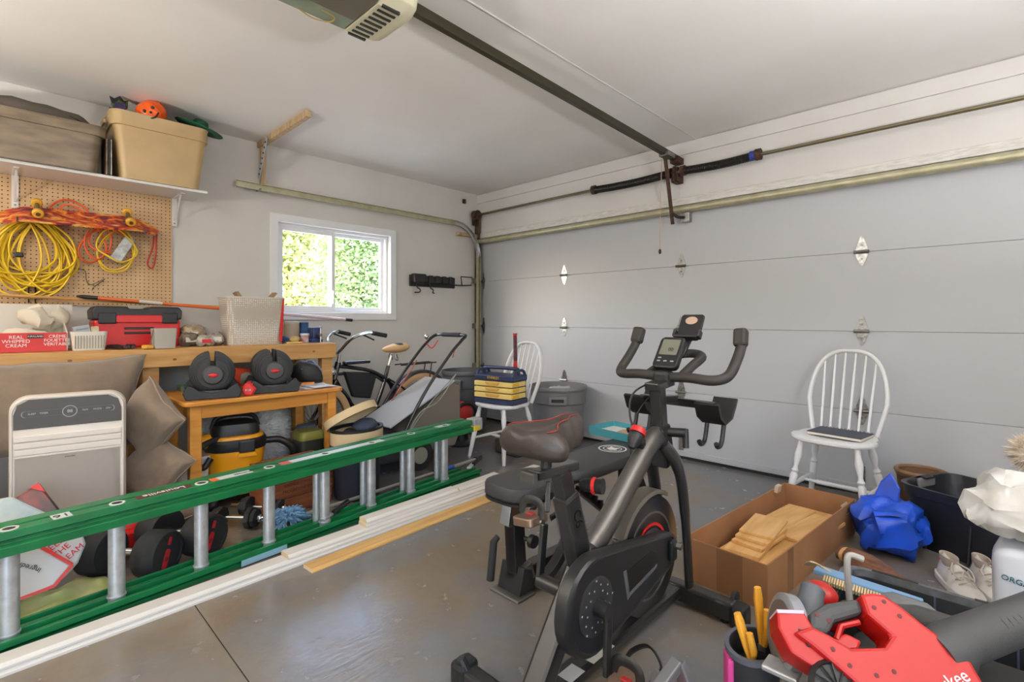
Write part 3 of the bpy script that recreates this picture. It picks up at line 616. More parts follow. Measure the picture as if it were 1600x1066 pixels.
# right end of the bench
t = thing('beige_canister', 'plain beige canister at the right end of the bench', 'canister', (.22, 1.70, .971)); G().lathe([(.055, 0), (.06, .01), (.06, .15), (.055, .155)], 24).build('body', mat('beige_can', (190, 172, 152), .5), t); G().lathe([(.061, .15), (.061, .165), (.03, .168)], 24).build('lid', mat('beige_lid', (206, 192, 176), .5), t)
t = thing('paint_tin', 'small white and red tin next to the blue vise', 'tin', (.45, 1.71, .971)); G().lathe([(.032, 0), (.032, .065)], 20).build('body', mat('tin_red', (150, 60, 66), .4, rgb2=(210, 200, 200), scale=20), t); G().lathe([(.035, .058), (.035, .072), (.03, .072)], 20).build('lid', M_txtw, t)
tag(G().box((.2, 1.80, 1.05), (.1, .06, .16)).build('blue_box', mat('blue_box', (38, 92, 150), .5, var=.2, scale=14), None, 0, .004), 'upright blue box behind the vise', 'box')
t = thing('bench_vise', 'blue cast-iron bench vise bolted at the bench end', 'vise', (.42, 1.80, .971)); M_vb = mat('vise_blue', (40, 58, 116), .4, var=.3, scale=25)
G().box((0, 0, .012), (.1, .1, .024)).build('base', M_vb, t, 0, .006); G().lathe([(.045, .02), (.04, .05), (.03, .06)], 20).build('swivel', M_vb, t)
G().box((-.02, -.0, .085), (.06, .07, .07)).build('fixed_jaw', M_vb, t, 0, .01); G().box((.035, .0, .075), (.035, .07, .09)).build('moving_jaw', M_vb, t, 0, .01); G().tube([(.05, 0, .06), (.12, 0, .06)], .012, 10).build('screw', M_steel, t); G().tube([(.112, 0, -.0), (.112, 0, .12)], .005, 8).build('handle', M_chrome, t); G().ball((.112, 0, .12), .009, 10, 6).build('handle_knob', M_chrome, t)
t = thing('work_gloves', 'blue and yellow work gloves heaped beside the mesh basket', 'gloves', (.44, 1.585, .971)); G().ball((0, -.02, .03), (.035, .03, .03), 14, 8).jit(.012, 25, 4).build('blue_glove', mat('glove_blue', (52, 72, 120), .8), t, 50); G().ball((.02, .04, .028), (.03, .04, .028), 14, 8).jit(.015, 28, 5).build('tan_glove', mat('glove_tan', (200, 172, 110), .8), t, 50)
tag(G().box((.56, 1.58, .978), (.03, .12, .012)).build('yellow_level', mat('yel', (226, 190, 70), .5), None, 0, .003), 'thin yellow strip lying at the bench edge by the gloves', 'strip')
# ladder/bike wall rack
t = thing('wall_rack', 'black folding wall rack with hooks right of the window', 'rack', (.05, 3.3, 1.57), world=True)
G().bb((.001, 2.99, 1.50), (.02, 3.59, 1.62)).build('backplate', M_black, t, 0, .008); G().bb((.018, 3.0, 1.535), (.08, 3.16, 1.63)).build('clamp_body', M_black, t, 0, .012); G().bb((.018, 3.17, 1.545), (.06, 3.56, 1.615)).build('arm_body', M_black, t, 0, .01)
for k in range(4): G().bb((.058, 3.2+.09*k, 1.54), (.072, 3.25+.09*k, 1.62)).build('rib', M_black, t, 0, .004)
G().tube([(.05, 3.55, 1.535), (.05, 3.66, 1.535), (.05, 3.80, 1.545), (.05, 3.815, 1.635), (.05, 3.65, 1.635), (.05, 3.665, 1.54)], .007, 8).build('wire_loop', M_black, t)
for y in (3.05, 3.22): G().tube(spline([(.05, y, 1.54), (.05, y+.01, 1.49), (.05, y+.045, 1.47), (.05, y+.04, 1.44), (.05, y-.02 if y < 3.1 else y+.06, 1.435)], 5), .007, 8).build('hook', M_black, t)
tag(G().box((.012, 3.73, 2.50), (.024, .04, .05)).build('cable_clip', M_rust, None, 0, .006), 'small dark clip on the wall near the ceiling corner', 'clip')
# ================================================================== TABLE AND WHAT STANDS AROUND IT
tb = thing('side_table', 'varnished pine table with square legs in front of the workbench', 'table', (.82, 1.2, 0), world=True)
pts = [(x+.8325, y+1.205) for x, y in rrect(.655, .95, .05, 5)]
G().prism(pts, .026, TM((0, 0, .664))).build('top', M_wood2, tb, 0, .006)
for x, y in ((.56, .80), (1.085, .80), (.56, 1.61), (1.085, 1.61)): G().bb((x-.03, y-.03, 0), (x+.03, y+.03, .664)).build('leg', M_wood2, tb, 0, .005)
for x in (.56, 1.095): G().bb((x-.011, .83, .585), (x+.011, 1.58, .663)).build('apron', M_wood2, tb, 0, .002)
for y in (.79, 1.62): G().bb((.59, y-.011, .585), (1.055, y+.011, .663)).build('apron', M_wood2, tb, 0, .002)
# adjustable dumbbells in cradles
def selecttech(x, y, rz, label):
    t = thing('adjustable_dumbbell', label, 'dumbbell', (x, y, .69), rz)     # axis along local x, +x toward camera
    G().loft([[(xx*.96, yy*k, z) for xx, yy in rrect(.40, .21, .03)] for k, z in ((1.05, 0), (1.05, .02), (.95, .045), (.8, .05))]).build('tray', M_black, t, 30)
    for s in (-1, 1):
        pr_ = [(-.135, .0), (.135, .0), (.15, .04), (.125, .085), (.1, .075), (.07, .05), (.0, .036), (-.07, .05), (-.1, .075), (-.125, .085), (-.15, .04)]
        G().prism(pr_, .045, FX((s*.175-.022, 0, .0))).build('cradle_end', M_black, t, 0, .005)
        for k in range(6):
            x0 = s*(.055+.024*k); rr_ = (.122, .119, .113, .105, .095, .083)[k] if s > 0 else .118
            # plate with a notch cut out of the top
            po_ = [(rr_*math.sin(a), rr_*math.cos(a)) for a in [R(8+344*i/30) for i in range(31)]]+[(-.013, .045), (.013, .045)]
            G().prism(po_, .018, FX((x0-.009, 0, .145))).build('plate', mat('plate_black', (38, 37, 38), .55, bump=.1), t, 0, .003)
        dial = G().lathe([(.052, 0), (.056, .01), (.048, .022), (.03, .024)], 24, TM((s*.185, 0, .14), ry=90*s)).build('dial', mat('dial_grey', (62, 62, 62), .5), t, 30)
        G().ball((s*.21, 0, .14), (.006, .026, .012), 12, 8, None).build('dial_knob', M_red, dial)
    G().tube([(-.05, 0, .145), (-.02, 0, .145), (.02, 0, .145), (.05, 0, .145)], [.015, .02, .02, .015], 12).build('handle', M_steel, t)
    return t
selecttech(.92, .935, -14, 'left black adjustable dumbbell with red dial on the pine table')
selecttech(.92, 1.285, -15, 'right black adjustable dumbbell with red dial on the pine table')
t = thing('small_dumbbell', 'small red vinyl hex dumbbell between the two adjustable ones', 'dumbbell', (1.045, 1.108, .69), 66)
M_rv = mat('red_vinyl', (206, 44, 48), .55)
for s in (-1, 1): G().lathe([(.028, 0), (.042, .012), (.042, .055), (.032, .068)], 6, TM((0, s*.03, .037), rx=-90*s)).build('head', M_rv, t, 0, .004)
G().tube([(0, -.04, .032), (0, .04, .032)], .014, 10).build('handle', M_rv, t)
text('weight_mark', '8 LB', .017, TM((0, -.0995, .037), rx=90), M_txtw, t)
t = thing('sandpaper_box', 'green and grey sanding block box with a red wire clip on the table', 'box', (.58, .90, .69)); G().box((0, 0, .015), (.1, .13, .03)).build('base', mat('greygreen', (96, 110, 100), .6), t, 0, .003); G().box((0, 0, .0325), (.098, .128, .005)).build('green_top', mat('green_top', (74, 124, 62), .6), t, 0); G().box((.0, .04, .055), (.05, .07, .04)).build('block', M_black, t, 0, .008); G().tube([(.03, .0, .036), (.03, .0, .07), (.03, .075, .076)], .004, 6).build('clip', M_red, t)
t = thing('gear_bag', 'black nylon bag slumped at the back of the table', 'bag', (.78, 1.575, .69)); G().ball((0, 0, .0), (.11, .10, .085), 24, 12, TM((0, 0, .08)), .8).jit(.03, 9, 3).build('body', mat('black_nylon', (34, 35, 36), .55, bump=.4, bscale=30), t, 50); G().tube(spline([(.09, -.07, .11), (.06, -.02, .165), (.05, .03, .16), (.09, .08, .09)], 5), .006, 6).build('piping', mat('blue_grey_piping', (120, 132, 160), .5), t)
t = thing('orange_bag', 'red-orange pouch behind the dumbbells', 'pouch', (.56, 1.20, .69)); G().ball((0, 0, .06), (.06, .09, .07), 18, 10, None, .8).jit(.02, 14, 7).build('body', mat('orange_pouch', (220, 70, 36), .5), t, 50); G().ball((.05, .03, .05), (.03, .05, .05), 14, 8).jit(.01, 20, 2).build('grey_flap', mat('grey_flap', (136, 132, 120), .6), t, 50)
t = thing('paper_stack', 'loose white papers on the right end of the table', 'papers', (.98, 1.52, .69)); 
for k, (x, y, a) in enumerate(((.0, -.02, 10), (-.04, .05, -14), (.04, .03, 4))): G().box((x, y, .002+.004*k), (.2, .15, .003), TM(rz=a)).build('sheet', mat('paper', (232, 232, 232), .6), t, 0)
text('paper_print', 'Leveling feet guide', .013, TM((.04, .03, .0125), rz=80), mat('blue_print2', (90, 110, 160), .6), t)
tag(G().tube([(.90, 1.49, .703), (.93, 1.57, .703)], .012, 8).build('orange_marker', mat('or_marker', (224, 130, 40), .4)), 'orange marker lying in front of the black bag', 'marker')

# ------------------------------------------------------------------ air conditioner
ac = thing('portable_air_conditioner', 'white portable air conditioner with dark control panel leaning by the cushions', 'air conditioner', (1.22, .255, 0), -8)
M_acw = mat('ac_white', (228, 217, 207), .35)
o = rrect(.42, .80, .07, 8)
def acr(k, dx): return [(dx, x*k, .405+y*k) for x, y in o]
G().loft([[(-.30, x*.9, .37+y*.9) for x, y in o], acr(1, -.02), acr(.985, .01), acr(.96, .02), acr(.94, .022)]).build('shell', M_acw, ac, 30)
ring_ = G().loft([[(dx, x*k, .405+y*(1-(1-k)*.52)) for x, y in o] for k, dx in ((.965, .018), (.95, .028), (.93, .028), (.92, .018))], cap=False).build('front_rim', M_acw, ac, 40)
G().prism([(-.191, .72), (-.191, .655), (.191, .655), (.191, .72), (.178, .765), (.14, .786), (-.14, .786), (-.178, .765)], .008, FX((.018, 0, 0))).build('control_panel', mat('ac_panel', (70, 65, 61), .35), ac, 0, .002)
G().loft([[(.0265+d_, x*k, .722+y*k*1.0) for x, y in rrect(.33, .028, .013)] for k, d_ in ((1, 0), (1, .0012), (.985, .0012))], cap=False).build('panel_outline', mat('panel_line', (170, 168, 164), .5), ac)
G().lathe([(.027, 0), (.027, .0016), (.024, .0016), (.024, 0)], 28, FX((.0265, 0, .722)), cap=False).build('display_ring', mat('panel_line', (170, 168, 164), .5), ac)
text('display', '88', .02, FX((.027, 0, .722)), mat('display_grey', (190, 190, 186), .5), ac)
for s, x in (('SLEEP', -.13), ('TIMER', -.09), ('FAN', .055), ('MODE', .1), ('ON', .14)): text('panel_lettering', s, .011, FX((.027, x, .722)), mat('display_grey', (190, 190, 186), .5), ac)
for k in range(3): G().bb((.012, -.191, .595-.031*k+.002), (.03-.002*k, .191, .624-.031*k)).build('louvre', M_acw, ac, 0, .004)
G().bb((.012, -.191, .03), (.022, .191, .530)).build('front_panel', M_acw, ac, 0, .004); G().box((.0225, 0, .51), (.001, .038, .005)).build('badge', mat('badge_grey', (120, 116, 110), .5), ac, 0)
# ------------------------------------------------------------------ cushions
M_cush = mat('taupe_linen', (134, 116, 98), .9, bump=.5, bscale=420, var=.1, scale=12, sheen=.3)
def cushion(label, c, s, rot, p=.5, jit=.012, seed=0, seam=True, group='taupe cushions', bow=.10):
    t = thing('cushion', label, 'cushion', c, rot=tuple(R(a) for a in rot), group=group); N = 30; g = G(); idx = {}
    def P(u, v, sg):
        x = s[0]*u*(1-bow*(1-v*v)*abs(u)**3); y = s[1]*v*(1-bow*(1-u*u)*abs(v)**3)
        z = s[2]*((1-u**4)*(1-v**4))**.45*sg
        w_ = (1-abs(u))*(1-abs(v)); cr = .10*s[2]*math.sin(16*(u*v)+6*abs(u-v)+seed)*(abs(u*v)**.5)*(1-max(abs(u), abs(v))**6)
        return Vector((x, y, z+cr*sg))
    for sg in (1, -1):
        for i in range(N+1):
            for j in range(N+1):
                u, v = -1+2*i/N, -1+2*j/N; e = i in (0, N) or j in (0, N)
                if sg < 0 and e: idx[i, j, -1] = idx[i, j, 1]; continue
                idx[i, j, sg] = len(g.v); g.v.append(P(u, v, sg))
    for sg in (1, -1):
        for i in range(N):
            for j in range(N):
                q = (idx[i, j, sg], idx[i+1, j, sg], idx[i+1, j+1, sg], idx[i, j+1, sg]); g.f.append(q if sg > 0 else q[::-1])
    g.jit(jit, 6, seed).jit(jit*.4, 17, seed+5); g.build('body', M_cush, t, 80)
    if seam:
        E = [(i, 0) for i in range(N)]+[(N, j) for j in range(N)]+[(i, N) for i in range(N, 0, -1)]+[(0, j) for j in range(N, 0, -1)]
        G().tube([g.v[idx[i, j, 1]] for i, j in E], .004, 6, closed=True).build('piping', M_cush2, t, 60)
    return t
M_cush2 = mat('taupe_piping', (150, 132, 112), .9)
cushion('long taupe seat cushion leaning on the bench above the air conditioner', (.785, .02, .69), (.62, .255, .1), (83, 0, 92), .32, .014, 1)
cushion('taupe throw cushion standing on its corner beside the air conditioner', (1.03, .60, .60), (.165, .165, .07), (90, 45, 30), .6, .016, 2)
cushion('taupe throw cushion slumped below the upright one', (1.06, .61, .33), (.16, .16, .07), (68, 30, 30), .6, .016, 3)
cushion('folded taupe cushion at the bottom of the cushion pile', (1.12, .63, .10), (.17, .12, .08), (4, 3, 10), .6, .018, 4)
cushion('large taupe cushion hidden in shadow left of the air conditioner', (.97, -.36, .22), (.32, .2, .08), (84, 2, 90), .4, .014, 6)

# ------------------------------------------------------------------ dog food bag, sack, red tray
bag = thing('pet_food_bag', 'large printed pet food bag with red trim slumped behind the ladder', 'bag', (1.66, .15, .0), world=True)
M_pbag = mat('bag_white', (206, 204, 204), .3); M_pb2 = mat('bag_photo', (130, 60, 54), .35, rgb2=(54, 44, 44), scale=14); M_pb3 = mat('bag_sky', (160, 178, 182), .35, rgb2=(196, 200, 192), scale=9)
Mq = Matrix(((-.12, -.3774, .9185, 1.66), (.9928, -.0456, .111, .15), (0, .925, .3802, .12), (0, 0, 0, 1)))
def slab(poly, th, z, name, m): return G().prism(poly, -th, Mq @ TM((0, 0, z))).build(name, m, bag, 0, .01)
slab([(-.42, .14), (-.035, .147), (.073, .023), (.013, -.036), (-.064, -.05), (-.42, -.06)][::-1], .05, .03, 'front_fold', M_pbag)
slab([(-.1, .147), (-.035, .15), (.073, .156), (.122, .124), (.128, .091), (.097, .024), (.067, -.003), (.03, -.03), (-.1, -.04)][::-1], .06, .012, 'logo_fold', M_pbag)
slab([(-.42, .35), (-.083, .348), (.019, .249), (.073, .161), (-.035, .147), (-.42, .13)][::-1], .07, .012, 'sky_panel', M_pb3)
slab([(-.42, .30), (-.118, .31), (.003, .388), (.065, .248), (.03, .15), (-.42, .12)][::-1], .06, -.01, 'photo_panel', M_pb2)
for a_, b_ in (((-.035, .147), (.073, .023)), ((.073, .023), (.013, -.036)), ((.013, -.036), (-.2, -.052))): G().bar(Mq @ Vector((*a_, .031)), Mq @ Vector((*b_, .031)), .012, .005, (.92, .11, .38)).build('red_edge', M_red, bag, 0)
G().prism([(.0, .385), (-.03, .37), (.018, .34)], .003, Mq @ TM((0, 0, -.009))).build('red_corner', M_red, bag, 0)
text('bag_print', 'ingredients', .026, Mq @ TM((-.068, .072, .031), rz=142), M_txtk, bag, .001)
for k, (s, u_, v_) in enumerate((('FEED', .03, .118), ('THE', .048, .090), ('DREAM', .070, .060))): text('bag_print', s, .033, Mq @ TM((u_, v_, .013), rz=33), M_txtr, bag, .001)
sack = thing('green_sack', 'empty light green paper sack flattened on the floor under the pet food bag', 'sack', (1.655, .25, .0), 8)
g = G()
for i in range(15):
    for j in range(9): g.v.append(Vector((-.10+.2*j/8+.02*math.sin(i*.9), -.32+.42*i/14, .012+.018*(1+math.sin(i*1.3+j*.9))*.5+.03*(j < 4)*(1-abs(i-7)/8))))
for i in range(14):
    for j in range(8): a = i*9+j; g.f.append((a, a+1, a+10, a+9))
g.jit(.006, 18).build('sheet', mat('pale_green_paper', (176, 184, 112), .7, rgb2=(206, 206, 150), scale=9), sack, 60, solid=.004)
t = thing('red_sled', 'red plastic tray tipped up behind the round dumbbells', 'tray', (1.28, .42, .0), 10)
G().pan(rrect(.10, .40, .03), .05, .005, None, .9).tf(TM((0, 0, .14), 0, 62, 0)).build('body', M_red, t, 30, .002); G().box((-.02, .1, .235), (.06, .22, .008), TM(rx=-6)).build('lip', M_red, t, 0, .003); G().box((.05, 0, .06), (.06, .3, .12)).build('foot', M_red, t, 0, .01)
# round rubber dumbbells
def round_db(pa, pb, r, label):
    pa, pb = Vector(pa), Vector(pb); t = thing('round_dumbbell', label, 'dumbbell', ((pa+pb)/2)[:2]+(0,), world=True)
    WOFF[t.name] = Vector(t.location); d = (pb-pa).normalized()
    for p, s in ((pa, -1), (pb, 1)):
        h = G().lathe([(r*.45, 0), (r*.92, 0), (r, .01), (r, .095), (r*.93, .107), (r*.8, .108), (r*.78, .103), (.002, .103)], 32, frame(p, p+d*s)).build('head', M_rubber, t, 40)
        if s > 0:
            M_ = frame(p+d*.1045, p+d*.3)
            G().prism(rrect(.028, .085, .012), .002, M_ @ TM((-.012, -.02, -.001), rz=-22)).build('label', mat('label_red', (176, 32, 40), .5), h, 0); G().prism(rrect(.018, .035, .006), .002, M_ @ TM((.012, .052, -.001), rz=-22)).build('label', mat('label_red', (176, 32, 40), .5), h, 0)
            text('label_mark', '0', .03, M_ @ TM((-.012, -.02, .0015), rz=-22), M_txtk, h)
    G().tube([pa, pa.lerp(pb, .3), pa.lerp(pb, .5), pa.lerp(pb, .7), pb], [.02, .016, .019, .016, .02], 14).build('handle', M_chrome, t)
round_db((1.495, .375, .1), (1.62, .48, .1), .1, 'nearer round black rubber dumbbell with red label behind the ladder')
round_db((1.40, .61, .1), (1.545, .69, .1), .1, 'second round black rubber dumbbell beside the table leg')
def hex_db(c, rz, label):
    t = thing('chrome_dumbbell', label, 'dumbbell', c, rz)
    for s in (-1, 1):
        for k, (rr_, w_) in enumerate(((.06, .028), (.05, .022))): G().lathe([(rr_, 0), (rr_, w_)], 8, TM((0, s*(.07+.03*k), .06), rx=-90*s)).build('plate', M_rubber, t, 0, .004)
        G().lathe([(.022, 0), (.022, .018)], 8, TM((0, s*.128, .06), rx=-90*s)).build('collar', M_chrome, t, 0, .002)
    G().tube([(0, -.19, .06), (0, .19, .06)], .0125, 12).build('bar', M_chrome, t)
hex_db((1.36, .93, 0), -48, 'nearer chrome-bar dumbbell with black plates by the table leg'); hex_db((1.30, 1.09, 0), -52, 'farther chrome-bar dumbbell with black plates under the vacuum')
# ------------------------------------------------------------------ shop vacuum
v = thing('shop_vacuum', 'yellow and black wet-dry shop vacuum under the pine table', 'vacuum', (.90, 1.07, 0), -12)
M_vy = mat('vac_yellow', (228, 154, 22), .42)
o = lambda k, z: [(x*k, y*k, z) for x, y in rrect(.29, .33, .12, 6)]
G().loft([o(.78, .07), o(.82, .09), o(1, .33), o(1, .36)]).build('drum', M_vy, v, 30)
G().loft([o(1.03, .345), o(1.06, .36), o(1.06, .40), o(1.0, .415)]).build('rim_band', M_black, v, 30)
G().loft([o(.98, .412), o(.93, .43), o(.9, .432)]).build('yellow_lid', M_vy, v, 30)
G().loft([[(x*k, y*k, z) for x, y in rrect(.2, .27, .07, 5)] for k, z in ((1.0, .43), (1.0, .46), (.9, .50), (.6, .515))]).build('motor_head', M_black, v, 30)
G().tube(spline([(.0, -.13, .47), (.0, -.1, .535), (.0, 0, .55), (.0, .1, .535), (.0, .13, .47)], 6), .014, 10).build('carry_handle', M_black, v)
for yy in (.05,): G().box((.155, yy, .375), (.02, .09, .075)).build('latch', M_black, v, 0, .008)
G().loft([[(.146, yy-.0+.05, z) for yy, z in ((-.055, .31), (.055, .31), (.045, .335), (-.045, .335))], [(.158, yy+.05, z) for yy, z in ((-.055, .31), (.055, .31), (.045, .33), (-.045, .33))]]).build('grip', M_vy, v, 0)
G().tube(spline([(.1, -.1, .43), (.15, -.19, .40), (.15, -.22, .33), (.13, -.18, .27), (.12, -.14, .32)], 6), .018, 10).build('hose_loop', M_black, v); G().tube([(.06, -.15, .41), (.09, -.23, .42)], [.045, .038], 14).build('hose_port', M_vy, v)
for x, y in ((-.12, -.13), (.12, -.13), (-.12, .13), (.12, .13)): G().ball((x, y, .035), (.035, .035, .035), 12, 8).build('caster', M_black, v); 
G().tube(spline([(.02, .16, .37), (.02, .26, .36), (.02, .33, .3), (.0, .35, .2), (.0, .33, .12)], 7), .022, 12).build('side_hose', M_black, v)
t = thing('waste_bin', 'small white plastic waste bin beside the table leg', 'bin', (.86, .83, 0)); G().pan(rrect(.2, .17, .02), .33, .005, None, .8).build('body', mat('bin_white', (222, 218, 212), .4), t, 30); G().loft([[(x*k, y*k, z) for x, y in rrect(.2, .17, .02)] for k, z in ((1, .315), (1.06, .318), (1.06, .332), (.97, .332))]).build('rim', mat('bin_white', (222, 218, 212), .4), t, 30)
# shaggy rug, rolled
t = thing('shag_rug', 'rolled-up shaggy grey fur rug under the workbench', 'rug', (.655, 1.20, .0))
core = G().ball((0, 0, .3), (.08, .28, .28), 30, 18, None, .75).jit(.03, 6, 4); core.build('roll', mat('fur_base', (216, 212, 206), .95), t, 60)
rr = random.Random(5); g = G()
for i in range(9000):
    a = rr.random()*6.283; b_ = rr.uniform(-1.2, 1.45); sg = lambda x: math.copysign(abs(x)**.75, x)
    p = Vector((.08*sg(math.cos(b_))*sg(math.cos(a)), .28*sg(math.cos(b_))*sg(math.sin(a)), .3+.28*sg(math.sin(b_))))
    if p.x < -.05: continue
    d_ = (p-Vector((0, 0, .3))).normalized()+Vector((rr.uniform(-.7, .7), rr.uniform(-.7, .7), rr.uniform(-.9, .3))); d_.normalize(); q = p+d_*rr.uniform(.03, .06); s_ = Vector((rr.uniform(-1, 1), rr.uniform(-1, 1), rr.uniform(-1, 1)))*.004
    q.z = max(q.z, .012); k = len(g.v); g.v += [p-s_, p+s_, q]; g.f.append((k, k+1, k+2))
f_ = g.build('fur', mat('fur_grey', (246, 243, 238), .9, rgb2=(206, 202, 200), scale=9), t, 0); f_['kind'] = 'stuff'
# wooden crate with stencil, green-lidded tub, black bin, basket
t = thing('wooden_crate', 'reddish-brown wooden crate with stencilled lettering behind the ladder', 'crate', (1.25, 1.28, 0), 6)
M_cr = mat('crate_wood', (140, 80, 46), .6, rgb2=(112, 58, 32), scale=5, stretch=(1, 1, 8))
for k in range(3):
    G().bb((.1, -.2, .005+.095*k), (.118, .2, .097+.095*k)).build('slat', M_cr, t, 0, .003); G().bb((-.118, -.2, .005+.095*k), (-.1, .2, .097+.095*k)).build('slat', M_cr, t, 0, .003)
for y in (-.2, .182): G().bb((-.1, y, 0), (.1, y+.018, .29)).build('end_board', M_cr, t, 0, .003)
G().bb((-.1, -.18, .0), (.1, .18, .012)).build('bottom', M_cr, t, 0); G().bb((-.09, -.17, .013), (.09, .17, .2)).build('packed_cloth', mat('dark_cloth', (60, 56, 52), .9), t, 0, .02)
for k, s in enumerate(('CARTRIDGES', 'EXPRESS LONG RANGE', 'PROGRESSIVE SMOKELESS')): text('stencil', s, .024, FX((.119, .02, .21-.035*k)), mat('stencil', (70, 40, 28), .8), t)
for k in range(8): G().box((.11, .2015, .02+.035*k), (.016, .003, .018)).build('finger_joint', mat('joint_dark', (84, 46, 28), .7), t, 0)
t = thing('feed_tub', 'dark tub with olive lid under the right end of the table', 'tub', (.93, 1.525, 0)); G().loft([[(x*k, y*k, z) for x, y in rrect(.17, .17, .03)] for k, z in ((.8, 0), (1, .34))]).build('body', mat('tub_dark', (48, 52, 46), .5), t, 30); G().loft([[(x*k, y*k, z) for x, y in rrect(.17, .17, .03)] for k, z in ((1.04, .33), (1.04, .36), (.9, .385), (.7, .385))]).build('lid', mat('olive_lid', (126, 124, 52), .5), t, 30)
t = thing('laundry_bin', 'dark blue oval bin standing behind the ladder carrying a basket', 'bin', (1.36, 1.66, 0)); G().lathe([(.12, 0), (.13, .02), (.145, .33), (.152, .335), (.152, .348), (.138, .348), (.115, .03)], 32, None, 1.1).build('body', mat('navy_bin', (36, 38, 50), .45), t, 40); G().lathe([(.146, .338), (.157, .338), (.157, .354), (.146, .354)], 32, None, 1.1, cap=False).build('rim', mat('navy_rim', (60, 64, 84), .35), t, 40)
G().lathe([(.02, 0), (.024, .006), (.012, .012)], 14, FX((.142, -.0, .24))).build('latch', M_chrome, t, 40)
t = thing('sewing_basket', 'beige oval basket with raised lid full of dark cloth on the blue bin', 'basket', (1.36, 1.66, .356), 8)
M_bsk = mat('beige_vinyl', (206, 182, 142), .6)
G().pan(circ(.14, 32, 1.28), .085, .008).build('body', M_bsk, t, 30); G().lathe([(.132, .075), (.142, .08), (.142, .095), (.124, .095), (.124, .075)], 32, None, 1.28, cap=False).build('lining', M_txtk, t, 40)
G().pan(circ(.14, 32, 1.28), .05, .008).tf(TM((-.06, .0, .155), 0, 0, -30) @ TM((0, 0, 0), 22, -24, 0) @ TM((0, 0, .03), 180, 0, 0)).build('lid', M_bsk, t, 30)
G().ball((.0, .06, .085), (.07, .09, .055), 18, 10).jit(.01, 14, 1).build('navy_cloth', mat('navy_cloth', (52, 60, 78), .9), t, 50); G().ball((.04, -.08, .07), (.05, .05, .035), 16, 8).build('black_roll', M_txtk, t)
t = thing('detergent_tub', 'dark blue lidded tub behind the basket', 'tub', (.72, 1.60, 0)); G().lathe([(.065, 0), (.075, .34)], 24).build('body', mat('blue_tub', (44, 52, 70), .5), t, 40); G().lathe([(.079, .335), (.079, .355), (.06, .38), (.04, .38)], 24).build('lid', mat('blue_tub_lid', (80, 92, 116), .4), t, 30)
# mop with pole
t = thing('dust_mop', 'blue chenille dust mop with long grey pole lying behind the ladder', 'mop', (1.5, 1.7, 0), world=True)
hA, hB = Vector((1.565, 1.22, .05)), Vector((1.36, 2.74, .03))
g = G(); rr = random.Random(3)
for i in range(170):
    a = rr.uniform(0, 6.283); b_ = rr.uniform(-.4, 1.5); d_ = Vector((math.cos(b_)*math.cos(a)*.8, math.cos(b_)*math.sin(a)*1.2, math.sin(b_)*.7)); p = Vector((1.55, 1.13, .05)); g.tube([p+d_*.02, p+d_*.07, p+d_*.105+Vector((rr.uniform(-.02, .02), rr.uniform(-.02, .02), -.015))], [.008, .007, .004], 5)
g.v = [Vector((v_.x, v_.y, max(v_.z, .003))) for v_ in g.v]
mo = g.build('mop_strands', mat('chenille_blue', (130, 170, 196), .95, rgb2=(84, 122, 160), scale=40), t, 60); mo['kind'] = 'stuff'
G().tube([hA, hA.lerp(hB, .66)], .011, 10).build('pole', mat('grey_pole', (170, 166, 156), .4, .5), t); G().tube([hA.lerp(hB, .66), hA.lerp(hB, .73)], .016, 10).build('joint', M_black, t); G().tube([hA.lerp(hB, .73), hA.lerp(hB, .80)], .016, 10).build('blue_grip', mat('blue_grip', (36, 84, 160), .5), t); G().tube([hA.lerp(hB, .80), hA.lerp(hB, .97)], .013, 10).build('upper_pole', mat('grey_pole', (170, 166, 156), .4, .5), t); G().tube([hA.lerp(hB, .965), hB], .02, 10).build('end_cap', M_black, t)

# ================================================================== LADDER (lying on its side) AND BOARDS
ang = math.degrees(math.atan2(.125, 1)); ld = thing('extension_ladder', 'green fibreglass extension ladder lying on its side across the floor', 'ladder', (1.85, 0, 0), ang)
M_gr = mat('green_fibreglass', (18, 112, 62), .35, var=.12, scale=8)
Mst = mat('sticker_white', (214, 216, 214), .4)
def rail(name, x0, w, z0, z1, y0, y1, up):
    t_ = .006; zz = (z1-z0); f_ = .012
    # C section: web on the outer side (top for the upper rail), flanges inward, with a rib on the face
    sec = [(0, 0), (w-.016, 0), (w-.012, zz*.34), (w-.026, zz*.40), (w-.026, zz*.56), (w+.004, zz*.60), (w+.004, zz), (w-f_, zz), (w-.034, zz*.7), (w-.034, t_), (f_, t_), (f_, zz), (0, zz)]
    pts = [(x0+a, (z1-c) if up else (z0+c)) for a, c in sec]
    return G().loft([[(a, y, c) for a, c in (pts if up else pts[::-1])] for y in (y0, y1)]).build(name, M_gr, ld, 0, .0015)
for x0, y0, y1 in ((.045, -.6, 2.50), (-.03, -.6, 2.42)):
    rail('top_rail', x0, .07, .345, .425, y0, y1, True); rail('bottom_rail', x0, .07, .0, .06, y0, y1, False)
